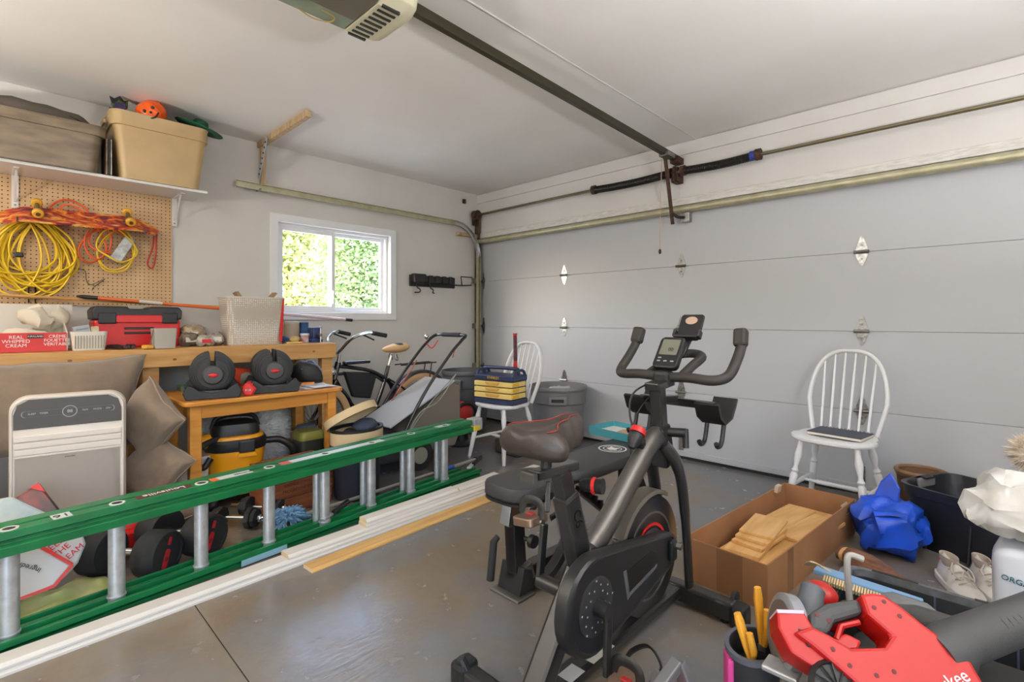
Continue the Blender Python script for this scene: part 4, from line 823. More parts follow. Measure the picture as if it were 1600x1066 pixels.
for k in range(-1, 9):
    y = .03+.305*k
    for x in ((.066,) if k < 4 else (.066, .0)):
        yy = y
        if yy > 2.4: continue
        G().tube([(x, yy, .008), (x, yy, .385)], .024, 12, flat=(.85, 1.2), up=(1, 0, 0)).build('rung', M_alu, ld, 40)
        if x > .05:
            G().tube([(x, yy, .058), (x, yy, .064)], .032, 14).build('rung_plate', M_alu, ld, 40)
            re_ = G().lathe([(.026, 0), (.026, .003), (.018, .003), (.018, .001)], 20, TM((.07, yy, .4248)), 1.).build('rung_end', mat('rung_white', (222, 222, 216), .4), ld, 40); G().lathe([(.0175, 0), (.0175, .0022)], 16, TM((.07, yy, .4248))).build('rung_bore', mat('bore_dark', (52, 48, 44), .5, .5), re_, 40)
            G().box((x+.03, yy-.015, .362), (.014, .05, .006)).build('rung_seat', mat('rung_cream', (190, 196, 170), .5), ld, 0)
G().box((.06, .17, .4253), (.06, .055, .001)).build('number_sticker', Mst, ld, 0); text('number', '16', .05, TM((.06, .17, .4262), rz=270), M_txtk, ld)
G().box((.062, .50, .4253), (.045, .2, .001)).build('brand_sticker', mat('brand_maroon', (84, 34, 36), .4), ld, 0); text('brand_lettering', 'Louisville', .042, TM((.062, .50, .4262), rz=270), M_txtw, ld)
G().box((.062, .78, .4253), (.05, .16, .001)).build('safety_sticker', Mst, ld, 0); G().box((.062, .695, .4254), (.05, .03, .0012)).build('warning_sticker', mat('orange_warn', (226, 110, 50), .5), ld, 0); text('sticker_print', 'DANGER', .02, TM((.062, .82, .4262), rz=270), M_txtk, ld)
G().box((.062, 1.34, .4253), (.05, .60, .001)).build('instruction_sticker', Mst, ld, 0); G().box((.062, 1.03, .4254), (.05, .05, .0012)).build('warning_sticker', mat('red_warn', (200, 80, 70), .5), ld, 0)
G().box((.062, 2.15, .4253), (.05, .12, .001)).build('instruction_sticker', Mst, ld, 0)
G().box((.08, 2.46, .39), (.082, .09, .085)).build('end_cap', M_alu, ld, 0, .006); G().box((.085, 2.44, .365), (.085, .07, .035)).build('yellow_cap', mat('cap_yellow', (214, 186, 60), .5), ld, 0, .004)
G().box((.04, 2.53, .385), (.05, .08, .07)).build('rung_lock', M_rust, ld, 0, .01); G().box((.116, .90, .03), (.002, .22, .045)).build('bottom_sticker', mat('bluewhite', (150, 190, 206), .4), ld, 0)
for y in (1.27, 2.43): 
    G().box((.07, y, .085), (.03, .11, .012), TM(rz=25)).build('rung_hook', M_alu, ld, 0, .004); G().tube([(.07, y+.03, .09), (.05, y+.14, .12)], .014, 8).build('lock_spring', M_black, ld)
# boards
M_prim = mat('primed_white', (226, 220, 212), .5); M_pine = mat('raw_pine', (214, 172, 108), .5, rgb2=(196, 150, 88), scale=3, stretch=(12, 1, 12))
def board(label, xa, ya, xb, yb, z0, w, h, m, prof=True, grp='trim boards beside the ladder'):
    L = math.hypot(xb-xa, yb-ya); a = math.degrees(math.atan2(-(xb-xa), yb-ya)); t = thing('trim_board', label, 'board', (xa, ya, z0), a, grp)
    sec = [(-w/2, 0), (w/2, 0), (w/2, h*.45), (w/2-.004, h*.5), (w/2-.004, h*.6), (w/2-.012, h), (-w/2, h)]
    G().loft([[(x, 0, z) for x, z in sec], [(x, L, z) for x, z in sec]]).build('profile', m, t, 0, .001)
    e = G().loft([[(x*.98, .0, z*.98+.0003) for x, z in sec], [(x*.98, -.0012, z*.98+.0003) for x, z in sec]]).build('cut_end', mat('cut_end', (216, 196, 160), .7), t, 0)
    return t
board('lowest long white trim board running along the whole ladder', 2.075, -.7, 1.905, 2.78, 0, .085, .022, M_prim)
board('second long white trim board stacked on the lowest one', 2.073, -.7, 1.903, 2.74, .0225, .083, .018, M_prim)
board('white trim board starting midway on top of the long stack', 1.985, .95, 1.90, 2.84, .041, .082, .018, M_prim)
board('short white trim board second from top of the raised stack', 1.965, 1.36, 1.905, 2.45, .0595, .075, .018, M_prim)
board('short white trim board with cut end on top of the raised stack', 1.963, 1.365, 1.925, 2.02, .078, .073, .02, M_prim)
board('short white trim board behind the topmost piece of the raised stack', 1.925, 2.03, 1.90, 2.42, .078, .073, .016, M_prim)
board('natural pine board lying flat in front of the white trim', 2.105, 1.005, 2.003, 2.70, 0, .085, .016, M_pine)
# ================================================================== BICYCLE
def arcpts(c, r, a0, a1, n_, x): return [(x, c[0]+r*math.cos(R(a0+(a1-a0)*i/n_)), c[1]+r*math.sin(R(a0+(a1-a0)*i/n_))) for i in range(n_+1)]
bk = thing('cruiser_bicycle', 'black beach cruiser bicycle with tan tyres under the window', 'bicycle', (.46, 2.25, 0), world=True)
bx_ = .46; FW = (1.775, .335); RW = (2.81, .335); M_frame = mat('frame_black', (22, 24, 30), .25, coat=.6); M_tan2 = mat('tan_sidewall', (206, 166, 120), .6)
for nm, c in (('front_wheel', FW), ('rear_wheel', RW)):
    w_ = G().tube(arcpts(c, .305, 0, 360-360/48, 47, bx_), .0275, 12, closed=True).build(nm, M_rubber, bk, 60)
    G().loft([[(bx_+dx, c[0]+rr_*math.cos(2*math.pi*i/48), c[1]+rr_*math.sin(2*math.pi*i/48)) for i in range(48)] for dx, rr_ in ((.027, .315), (.03, .285), (.018, .262), (-.018, .262), (-.03, .285), (-.027, .315))], cap=False).build('tan_wall', M_tan2, w_, 40)
    for k in range(32):
        a = 2*math.pi*k/32; G().tube([(bx_+(.02 if k % 2 else -.02), c[0]+.02*math.cos(a+.5), c[1]+.02*math.sin(a+.5)), (bx_, c[0]+.265*math.cos(a), c[1]+.265*math.sin(a))], .0015, 4).build('spoke', M_steel, w_)
    G().tube([(bx_-.06, *c), (bx_+.06, *c)], .018, 12).build('hub', M_chrome, w_)
    G().loft([[(bx_+dx, c[0]+rr_*math.cos(R(a)), c[1]+rr_*math.sin(R(a))) for dx, rr_ in ((-.036, .325), (-.03, .343), (0, .35), (.03, .343), (.036, .325), (.03, .338), (0, .345), (-.03, .338))] for a in (range(-10, 171, 6) if nm[0] == 'f' else range(5, 176, 6))]).build('fender', M_frame, bk, 50)
hd0, hd1 = (1.945, .66), (1.985, .80)
def t2(pts, r, nm, m=M_frame, dx=0, k=6): return G().tube(spline([(bx_+dx, *p) for p in pts], k), r, 10).build(nm, m, bk)
t2([hd0, hd1], .024, 'head_tube'); t2([(1.94, .68), (2.0, .58), (2.13, .40), (2.29, .30)], .022, 'down_tube'); t2([(1.975, .77), (2.12, .745), (2.3, .70), (2.46, .60), (2.55, .45), (2.79, .34)], .017, 'top_tube'); t2([(1.955, .70), (2.12, .70), (2.3, .67), (2.42, .60)], .013, 'second_tube')
t2([(2.29, .30), (2.40, .55), (2.46, .74)], .018, 'seat_tube'); t2([(2.46, .74), (2.49, .83)], .013, 'seat_post', M_chrome)
for s in (-1, 1):
    t2([(2.29, .30), (2.55, .31), (2.81, .335)], .010, 'chain_stay', M_frame, s*.045); t2([(2.43, .63), (2.60, .52), (2.81, .335)], .009, 'seat_stay', M_frame, s*.05); t2([(1.94, .66), (1.88, .5), (1.775, .335)], .013, 'fork_blade', M_frame, s*.05)
# saddle
g = G().ball((0, 0, 0), (.105, .135, .045), 24, 12)
for i, q in enumerate(g.v):
    k = (q.y+.135)/.27; g.v[i] = Vector((bx_+q.x*(.35+.75*k), 2.53+q.y, .885+q.z*(.7+.5*k)+.02*k))
sd = g.build('saddle', mat('saddle_tan', (206, 170, 122), .5), bk, 60); G().ball((bx_, 2.57, .915), (.07, .08, .028), 16, 8).build('saddle_top', mat('saddle_black', (44, 42, 44), .5), sd)
for s in (-1, 1): G().tube(spline([(bx_+s*.04, 2.50, .85), (bx_+s*.05, 2.5, .80), (bx_+s*.045, 2.53, .79), (bx_+s*.04, 2.52, .84)], 5), .006, 8).build('saddle_spring', M_steel, bk)
# handlebar
t2([(1.985, .80), (1.995, .86)], .014, 'stem', M_chrome)
hb = G().tube(spline([(bx_-.3, 2.20, 1.03), (bx_-.27, 2.10, 1.045), (bx_-.2, 2.0, 1.0), (bx_-.08, 1.96, .90), (bx_, 1.97, .875), (bx_+.08, 1.96, .90), (bx_+.2, 2.0, 1.0), (bx_+.27, 2.10, 1.045), (bx_+.3, 2.2, 1.03)], 6), .012, 10).build('handlebar', M_chrome, bk)
for s in (-1, 1): G().tube([(bx_+s*.285, 2.13, 1.045), (bx_+s*.305, 2.25, 1.02)], .018, 10).build('grip', M_black, bk); G().tube([(bx_+s*.25, 2.07, 1.03), (bx_+s*.23, 2.18, .985)], .007, 8).build('brake_lever', M_black, bk)
# frame bag, rack, cranks, chainguard
G().prism([(2.03, .72), (2.33, .665), (2.27, .47), (2.11, .50)], .06, FX((bx_-.03, 0, 0))).build('frame_bag', mat('bag_black', (28, 28, 30), .8, bump=.3, bscale=200), bk, 0, .012)
G().box((bx_, 2.15, .79), (.06, .24, .03), TM()).build('tank', M_frame, bk, 0, .012)
for s in (-1, 1): G().tube([(bx_+s*.05, 2.56, .74), (bx_+s*.055, 2.95, .745)], .006, 8).build('rack_rail', M_black, bk); G().tube([(bx_+s*.05, 2.9, .74), (bx_+s*.055, 2.83, .34)], .006, 8).build('rack_stay', M_black, bk)
for k in range(4): G().tube([(bx_-.055, 2.62+.1*k, .745), (bx_+.055, 2.62+.1*k, .745)], .005, 6).build('rack_bar', M_black, bk)
G().tube([(bx_+.045, *(2.29, .30)), (bx_+.055, *(2.29, .30))], .09, 28).build('chainring', M_steel, bk, 40); G().prism([(2.2, .40), (2.34, .40), (2.78, .38), (2.80, .33), (2.75, .31), (2.34, .31)], .006, FX((bx_+.06, 0, 0))).build('chain_guard', M_frame, bk, 0, .004)
G().bar((bx_+.075, 2.29, .30), (bx_+.085, 2.21, .435), .022, .012).build('crank_arm', M_chrome, bk, 0, .003); G().bar((bx_-.075, 2.29, .30), (bx_-.085, 2.37, .165), .022, .012).build('crank_arm', M_chrome, bk, 0, .003)
for dx, y, z in ((.13, 2.21, .44), (-.13, 2.37, .16)): G().box((bx_+dx, y, z), (.09, .08, .025)).build('pedal', M_black, bk, 0, .006)
G().ball((bx_, 1.935, .72), (.03, .04, .035), 12, 8).build('headlamp', M_chrome, bk)
G().tube([(bx_+.04, 2.4, .28), (bx_+.16, 2.5, .012)], .008, 8).build('kickstand', M_steel, bk)

# ================================================================== LAWN MOWER
mw = thing('lawn_mower', 'push lawn mower with grey grass bag and folding black handle in front of the bicycle', 'lawn mower', (1.12, 2.1, 0), world=True); MOW = mw
M_gb = mat('grass_bag', (116, 108, 98), .85, bump=.3, bscale=250); M_gb2 = mat('grass_bag_top', (170, 170, 168), .6)
bp_ = [(2.0, .30), (2.05, .12), (2.5, .10), (2.56, .22), (2.56, .60), (2.47, .64)]
G().prism(bp_, .40, FX((.9, 0, 0))).build('grass_bag', M_gb, mw, 0, .02)
G().bar((1.1, 1.87, .345), (1.1, 2.49, .645), .42, .012, (0, -.45, .9)).build('bag_flap', M_gb2, mw, 0, .005)
G().prism([(1.55, .14), (1.6, .26), (1.75, .30), (2.04, .28), (2.06, .12), (1.95, .09), (1.6, .09)], .46, FX((.87, 0, 0))).build('deck', mat('mower_deck', (60, 60, 62), .4), mw, 0, .02)
G().lathe([(.12, .29), (.12, .33), (.10, .37), (.04, .39)], 24, TM((1.08, 1.78, 0))).build('engine_cover', mat('mower_grey', (150, 150, 150), .4), mw, 30)
for x in (.84, 1.36):
    for y, r_ in ((1.63, .09), (2.09, .115)):
        w_ = G().tube([(x-.022, y, r_), (x+.022, y, r_)], r_, 26).build('wheel', M_rubber, mw, 40); G().tube([(x-.026, y, r_), (x+.026, y, r_)], r_*.55, 20).build('hub', mat('hubcap', (150, 146, 130), .5), w_, 40)
for x in (.88, 1.32): G().tube(spline([(x, 1.93, .20), (x, 2.16, .56), (x, 2.42, .86), (x, 2.56, .985)], 4), .0125, 10).build('handle_tube', M_blackm, mw)
G().tube(spline([(.88, 2.55, .98), (.89, 2.6, 1.01), (.95, 2.62, 1.02), (1.25, 2.62, 1.02), (1.31, 2.6, 1.01), (1.32, 2.55, .98)], 5), .0135, 10).build('handle_bar', M_blackm, mw); G().tube([(.98, 2.62, 1.02), (1.22, 2.62, 1.02)], .019, 12).build('foam_grip', mat('foam', (44, 44, 50), .9), mw)
G().tube(spline([(.9, 2.5, .94), (.95, 2.52, .90), (1.0, 2.55, .97)], 4), .005, 6).build('bail_lever', M_red, mw); G().tube(spline([(1.30, 2.52, .95), (1.28, 2.5, .88), (1.3, 2.47, .84)], 4), .005, 6).build('bail_lever', M_red, mw)
G().ball((.9, 2.50, 1.0), (.02, .02, .025), 12, 8).build('throttle', M_chrome, mw)
for k in range(2): G().tube(spline([(1.335, 1.98, .24), (1.33, 2.12, .40+.03*k), (1.33, 2.3, .56-.06*k), (1.33, 2.48, .70)], 5), .0045, 6).build('control_cable', mat('cable_grey', (150, 146, 140), .5), mw)
G().tube([(.92, 1.98, .28), (.92, 2.38, .80)], .006, 6).build('pull_cord', mat('cord_red', (170, 90, 80), .6), mw)
MOW.location = (.95, 2.28, 0)
# red jerry can and red round reel
t = thing('fuel_can', 'upright red plastic fuel can behind the mower bag', 'fuel can', (.615, 2.93, 0)); G().loft([[(x*k, y*k, z) for x, y in rrect(.14, .24, .05)] for k, z in ((.96, 0), (1, .03), (1, .44), (.8, .5), (.4, .51))]).build('body', M_red, t, 30); G().tube(spline([(0, -.07, .49), (0, -.05, .55), (0, .05, .55), (0, .07, .49)], 5), .014, 8).build('handle', M_red, t); G().lathe([(.03, .5), (.03, .54), (.02, .545)], 14).build('cap', M_black, t)
t = thing('helmet_bag', 'rounded red case with black rim beside the fuel can', 'case', (.83, 2.99, 0)); G().ball((0, 0, .29), (.1, .125, .11), 24, 14).build('body', mat('red_shell', (196, 40, 34), .4), t); G().tube([(.07, .125*math.cos(a), .28+.11*math.sin(a)) for a in [2*math.pi*i/30 for i in range(30)]], .014, 8, closed=True).build('black_rim', M_black, t); G().lathe([(.1, 0), (.1, .02), (.07, .05), (.07, .2)], 20).build('stand', M_black, t)
# ================================================================== TRASH CANS
def can(label, x, y, r, h, m, rz):
    t = thing('trash_can', label, 'trash can', (x, y, 0), rz)
    G().lathe([(r*.76, 0), (r*.79, .01), (r*.9, h*.72), (r*.95, h*.73), (r*.97, h*.92), (r*1.0, h*.93), (r*1.02, h*.96), (r*1.0, h), (r*.95, h), (r*.88, h*.75), (r*.74, .03)], 40).build('body', m, t, 30)
    for s in (-1, 1):
        hd = G().box((0, s*r*.985, h*.80), (.16, .03, h*.14)).build('handle', m, t, 0, .006); G().box((0, s*(r*.985+.012), h*.80), (.11, .012, .03)).build('handle_slot', M_txtk, hd, 0, .003)
    return t
can('grey plastic trash can in front of the garage door', 1.45, 3.64, .265, .55, mat('can_grey', (112, 112, 114), .5, bump=.1, bscale=60), 38)
can('darker blue-grey trash can in the corner by the door track', .38, 3.45, .255, .63, mat('can_dark', (76, 80, 86), .5), 20)
tag(G().ball((0, 0, 0), (.15, .15, .06), 20, 10, TM((1.45, 3.64, .47))).jit(.04, 12, 8).build('trash_paper', mat('trash', (190, 186, 180), .8), None, 50), 'crumpled paper rubbish inside the grey trash can', 'rubbish')
tag(G().ball((0, 0, 0), (.08, .06, .07), 16, 10, TM((1.69, 3.27, .075))).jit(.02, 16, 3).build('red_cloth', mat('maroon', (150, 36, 60), .8), None, 50), 'crumpled crimson cloth on the floor behind the white chair', 'cloth')
t = thing('dark_case', 'dark case on the floor under the white chair with the tool chest', 'case', (1.38, 3.12, 0)); G().box((0, 0, .065), (.28, .2, .13)).build('body', mat('case_dk', (62, 60, 52), .6), t, 0, .02); G().box((0, -.105, .08), (.1, .012, .03)).build('handle', M_black, t, 0, .004)

# ================================================================== WHITE WINDSOR CHAIRS
M_ch = mat('chair_white', (238, 238, 238), .35)
def chair(label, x, y, rz):
    t = thing('windsor_chair', label, 'chair', (x, y, 0), rz, 'white bow-back chairs')       # faces local -y
    so = []
    for i in range(40):
        a = 2*math.pi*i/40; cx, cy = math.cos(a), math.sin(a); r_ = 1/((abs(cx)**2.8+abs(cy)**2.8)**(1/2.8)); so.append((.215*r_*cx*(1.04 if cy < 0 else .95), .205*r_*cy))
    G().loft([[(px*k, py*k, z) for px, py in so] for k, z in ((.9, .428), (.98, .435), (1, .447), (.985, .457), (.93, .46), (.5, .452), (.1, .45))]).build('seat', M_ch, t, 40)
    prof = [(.013, 0), (.016, .06), (.019, .15), (.021, .22), (.014, .232), (.021, .245), (.014, .258), (.012, .275), (.019, .31), (.022, .34), (.017, .375), (.015, .43)]
    feet = {}
    for sx in (-1, 1):
        for sy in (-1, 1):
            top = Vector((sx*.14, sy*.13, .435)); bot = Vector((sx*.205, sy*(.195 if sy < 0 else .235), 0)); L = (top-bot).length; feet[sx, sy] = (bot, top)
            G().lathe([(r_, z*L/.43) for r_, z in prof], 14, frame(bot, top)).build('leg', M_ch, t)
    at = lambda k, f: feet[k][0].lerp(feet[k][1], f)
    mids = []
    for sx in (-1, 1):
        a, b_ = at((sx, -1), .36), at((sx, 1), .36); G().tube([a, a.lerp(b_, .25), a.lerp(b_, .5), a.lerp(b_, .75), b_], [.008, .011, .014, .011, .008], 10).build('stretcher', M_ch, t); mids.append(a.lerp(b_, .5))
    a, b_ = mids; G().tube([a, a.lerp(b_, .2), a.lerp(b_, .22), a.lerp(b_, .5), a.lerp(b_, .78), a.lerp(b_, .8), b_], [.008, .01, .014, .012, .014, .01, .008], 10).build('stretcher', M_ch, t)
    # bow: ends on the rear seat corners, leaning back
    bow = []
    for i in range(31):
        u = -1+2*i/30; ang_ = math.pi*(i/30); w_ = .215*math.copysign(abs(math.cos(ang_))**.72, math.cos(ang_)); hgt = .50*abs(math.sin(ang_))**.62
        w_ *= (.80+.2*min(1, hgt/.2)); bow.append((-w_, .165+.16*hgt/.5, .45+hgt))
    G().tube(bow, .0155, 10, flat=(1.25, .85), up=(0, 1, 0)).build('bow', M_ch, t)
    for k in range(6):
        xb = -.125+.05*k; xt = xb*1.12
        zt = .45+.50*max(.02, (1-(abs(xt)/.215)**2.78))**.31; zt = min(zt, .95)
        G().tube([(xb, .165, .452), (xb*1.05, .165+.16*(zt-.45)*.5/.5, (.452+zt)/2), (xt, .165+.16*(zt-.45)/.5, zt)], [.0065, .0075, .005], 8).build('spindle', M_ch, t)
    return t
chair('white bow-back wooden chair carrying the blue and yellow tool chest', 1.38, 2.99, 0)
chair('white bow-back wooden chair by the garage door with a notebook on its seat', 3.68, 3.50, -4)
# notebook on the right chair
t = thing('notebook', 'dark blue spiral notebook lying on the white chair seat', 'notebook', (3.70, 3.52, .462), -8); G().box((0, 0, .007), (.21, .28, .014), TM(rz=90)).build('pages', mat('pages', (222, 214, 200), .7), t, 0); G().box((0, 0, .0155), (.215, .285, .003), TM(rz=90)).build('cover', mat('navy_cover', (46, 52, 68), .5), t, 0)
for k in range(14): G().tube([(-.13+.02*k, .108+.008*math.cos(a), .012+.010*math.sin(a)) for a in [2*math.pi*i/10 for i in range(10)]], .0016, 5, closed=True).build('coil', M_steel, t)
# Stanley tool chest
t = thing('tool_chest', 'dark blue and yellow three-drawer carry tool chest on the left white chair', 'tool chest', (1.385, 2.96, .462), 9)
M_nv = mat('navy_plastic', (36, 46, 78), .45); M_yl = mat('drawer_yellow', (238, 208, 126), .45); M_yd = mat('drawer_side', (232, 180, 40), .45)
G().box((0, 0, .02), (.40, .22, .04)).build('base', M_nv, t, 0, .008); G().box((0, .01, .115), (.37, .19, .16)).build('body', mat('navy_dark', (30, 34, 50), .5), t, 0, .004); G().box((0, 0, .21), (.39, .22, .05)).build('top_tray', M_nv, t, 0, .01)
for k in range(3):
    z = .066+.048*k; dw = G().box((0, -.015, z), (.385, .205, .04)).build('drawer', M_yl, t, 0, .005)
    G().prism([(-.055, -.006), (.055, -.006), (.075, .016), (-.075, .016)], .012, FY((0, -.116, z))).build('drawer_pull', mat('pull_tan', (206, 160, 70), .5), dw, 0, .002)
    G().box((.1935, -.06, z), (.006, .09, .026)).build('side_clip', M_yd, dw, 0, .003)
G().tube(spline([(-.185, 0, .22), (-.175, 0, .27), (-.14, 0, .285), (.14, 0, .285), (.175, 0, .27), (.185, 0, .22)], 5), .015, 8).build('carry_handle', M_nv, t)
for s in (-1, 1): G().tube(spline([(s*.185, -.09, .225), (s*.185, -.06, .265), (s*.185, .05, .27), (s*.185, .09, .225)], 5), .012, 8).build('end_handle', M_nv, t)
text('brand_lettering', 'STANLEY', .03, FY((0, -.1115, .212)), M_yd, t)
t = thing('baseball_bat_handle', 'red and black taped bat handle standing up behind the tool chest', 'bat', (1.42, 3.08, .463), world=True)
G().tube([(1.42, 3.105, .464), (1.42, 3.10, .75), (1.42, 3.10, .80)], [.02, .018, .017], 12).build('lower_wrap', M_red, t); G().tube([(1.42, 3.10, .80), (1.42, 3.095, 1.02)], .0165, 12).build('grip_tape', mat('navy_tape', (40, 42, 60), .7, rgb2=(110, 40, 44), scale=30), t); G().tube([(1.42, 3.095, 1.015), (1.42, 3.095, 1.035)], [.0165, .02], 12).build('knob', M_red, t)
# ================================================================== WEIGHT BENCH
wbn = thing('weight_bench', 'black adjustable weight bench with padded seat beside the exercise bike', 'weight bench', (2.90, 1.9, 0), world=True)
M_pad = mat('bench_vinyl', (54, 54, 56), .5, bump=.15, bscale=300)
def pad(name, y0, y1, z0, z1, w0, w1, tilt0=0, tilt1=0, cx=2.90):
    L = y1-y0; o = []
    for i in range(24):
        a = 2*math.pi*i/24; c_, s_ = math.cos(a), math.sin(a); sg = lambda v, e: math.copysign(abs(v)**e, v); yy = (sg(s_, .6)+1)/2; w_ = w0+(w1-w0)*yy
        o.append((sg(c_, .6)*w_/2, y0+L*yy, tilt0+(tilt1-tilt0)*yy))
    cy = (y0+y1)/2
    return G().loft([[(cx+x*k, cy+(y-cy)*k, z+dz) for x, y, dz in o] for k, z in ((.94, z0), (1, z0+.012), (1, z1-.015), (.97, z1-.003), (.9, z1))]).build(name, M_pad, wbn, 40)
sp = pad('seat_pad', 1.44, 1.80, .405, .468, .27, .25, 0, -.01); G().loft([[(2.90+x, 1.62+y, z) for x, y in rrect(.26, .35, .09)] for z in (.395, .405)]).build('seat_piping', M_black, sp, 40)
bpd = pad('back_pad', 1.83, 2.62, .40, .452, .27, .28, 0, .015)
lo = FX((0, 0, 0))
for r0, r1 in ((.075, .068), (.05, .046)): G().lathe([(r0, 0), (r0, .0012), (r1, .0012), (r1, 0)], 32, TM((2.90, 2.30, .4625)), cap=False).build('logo_ring', M_txtw, bpd, 40)
G().prism([(-.03, -.012), (.0, -.03), (.03, -.012), (.022, .01), (.028, .03), (.0, .018), (-.028, .03), (-.022, .01)], .0012, TM((2.90, 2.30, .4625))).build('logo_emblem', M_txtw, bpd, 0)
G().bar((2.90, 1.50, .385), (2.90, 2.50, .385), .05, .05).build('top_beam', M_blackm, wbn, 0, .005); G().bar((2.90, 1.52, .06), (2.90, 2.55, .06), .06, .05).build('base_beam', M_blackm, wbn, 0, .005)
G().bar((2.905, 1.52, .40), (2.905, 1.50, .29), .055, .05, (0, 1, 0)).build('chrome_insert', M_chrome, wbn, 0, .004); G().bar((2.905, 1.535, .33), (2.905, 1.555, .03), .062, .065, (0, 1, 0)).build('front_post', M_blackm, wbn, 0, .005)
G().bb((2.82, 1.47, .0), (2.99, 1.58, .012)).build('front_foot', M_steel, wbn, 0, .006); G().prism([(1.50, .01), (1.60, .01), (1.58, .1), (1.53, .12)], .13, FX((2.84, 0, 0))).build('foot_gusset', M_blackm, wbn, 0, .004)
G().tube([(2.955, 1.55, .235), (2.985, 1.55, .235), (2.99, 1.55, .235), (3.01, 1.55, .235)], [.01, .01, .028, .026], 14).build('adjust_knob', M_black, wbn, 40)
G().tube([(2.87, 1.475, .24), (2.86, 1.46, .22), (2.85, 1.45, .06)], [.012, .016, .017], 12).build('foam_roller', M_rubber, wbn)
arc_ = [(2.97, 1.58+.27*math.cos(R(a)), .34-.30*math.sin(R(a))) for a in range(-5, 96, 6)]
G().loft([[(x-.022, y, z), (x+.022, y, z), (x+.022, y+.03, z-.025), (x-.022, y+.03, z-.025)] for x, y, z in arc_]).build('curved_bracket', mat('bracket_gun', (60, 60, 62), .25, .5), wbn, 40, .002); G().bar((2.95, 1.585, .05), (2.95, 1.56, .12), .03, .05).build('bracket_joint', M_steel, wbn, 0, .004)
for s in (-1, 1): G().bar((2.90+s*.04, 2.45, .38), (2.90+s*.1, 2.55, .04), .035, .035).build('rear_leg', M_blackm, wbn, 0, .004)
G().bar((2.70, 2.55, .03), (3.10, 2.55, .03), .05, .05).build('rear_foot', M_blackm, wbn, 0, .006); G().bar((2.93, 1.95, .34), (2.93, 2.30, .08), .035, .03).build('ladder_bar', M_blackm, wbn, 0, .004)
for k in range(6): G().box((2.955, 1.97+.045*k, .34-.034*k), (.03, .012, .03)).build('ladder_tooth', M_blackm, wbn, 0, .003)
# shallow teal tray resting on the pad end
t = thing('teal_tray', 'shallow teal tray with white lining resting on the far end of the weight bench', 'tray', (2.80, 2.585, .468), -6); o = rrect(.36, .24, .012)
G().pan(o, .045, .008, None, .98).build('body', mat('teal', (62, 140, 152), .5), t, 30); G().prism([(x*.94, y*.94) for x, y in o], .006, TM((0, 0, .010))).build('lining', mat('tray_white', (222, 220, 216), .6), t, 0); G().box((.03, .02, .02), (.14, .09, .008), TM(rz=12)).build('card_piece', mat('card_tan', (176, 140, 110), .7), t, 0)

# ================================================================== SPIN BIKE
sb = thing('exercise_bike', 'black indoor spinning exercise bike in the middle of the floor', 'exercise bike', (3.43, 1.45, 0), world=True)
bx = 3.43; M_fb = mat('bike_frame', (34, 33, 33), .30, coat=.4); M_fg = mat('bike_gunmetal', (92, 88, 84), .28, .6); M_gl = mat('guard_black', (30, 30, 31), .38, bump=.08, bscale=400)
def tb2(nm, a, b_, w_, h_, m=M_fb, dx=0, bev=.012): return G().bar((bx+dx, *a), (bx+dx, *b_), w_, h_, (0, .3, 1)).build(nm, m, sb, 0, bev)
G().bar((3.19, 1.03, .04), (3.67, 1.03, .04), .055, .06).build('rear_stabiliser', M_fb, sb, 0, .01); fs = G().bar((3.19, 1.945, .05), (3.67, 1.945, .05), .06, .07).build('front_stabiliser', M_fb, sb, 0, .01)
for y in (1.03, 1.945):
    for s in (-1, 1): G().box((bx+s*.255, y, .042), (.06, .075, .085)).build('end_cap', M_black, sb, 0, .014); G().lathe([(.018, 0), (.018, .018)], 12, TM((bx+s*.2, y, .0))).build('level_foot', M_black, sb, 40)
for s in (-1, 1): G().lathe([(.012, 0), (.03, .004), (.03, .02), (.012, .024)], 16, TM((bx+s*.21, 1.985, .075), ry=90)).build('transport_wheel', M_rubber, sb, 40)
G().tube([(3.20, 1.02, .06), (3.185, 1.015, .085), (3.18, 1.01, .10)], [.012, .016, .014], 10).build('levelling_knob', M_black, sb)
tb2('base_rail', (1.03, .055), (1.945, .055), .075, .045); tb2('rear_leg', (1.05, .05), (1.335, .43), .075, .06, M_fb)
G().box((bx+.02, 1.36, .0785), (.05, .12, .001)).build('warning_label', mat('label_white', (206, 206, 200), .5), sb, 0); G().box((bx+.02, 1.22, .0785), (.05, .07, .001)).build('warning_label', mat('label_white', (206, 206, 200), .5), sb, 0)
# main diagonal tube, head, fork
G().tube(spline([(bx, 1.33, .40), (bx, 1.45, .47), (bx, 1.60, .585), (bx, 1.74, .685), (bx, 1.80, .70)], 6), .042, 16, flat=(1.0, .85)).build('main_tube', M_fg, sb, 60)
tb2('head_tube', (1.845, .58), (1.80, .74), .07, .075, M_fb); tb2('handlebar_post', (1.815, .70), (1.79, .895), .048, .05, M_fb, 0, .006)
for s in (-1, 1): G().tube(spline([(bx+s*.02, 1.80, .67), (bx+s*.055, 1.85, .58), (bx+s*.06, 1.90, .40), (bx+s*.06, 1.945, .06)], 6), [.034]*7+[.03]*6+[.026]*6, 12, flat=(1, .62), up=(0, 1, 0)).build('fork_blade', M_fb, sb, 60)
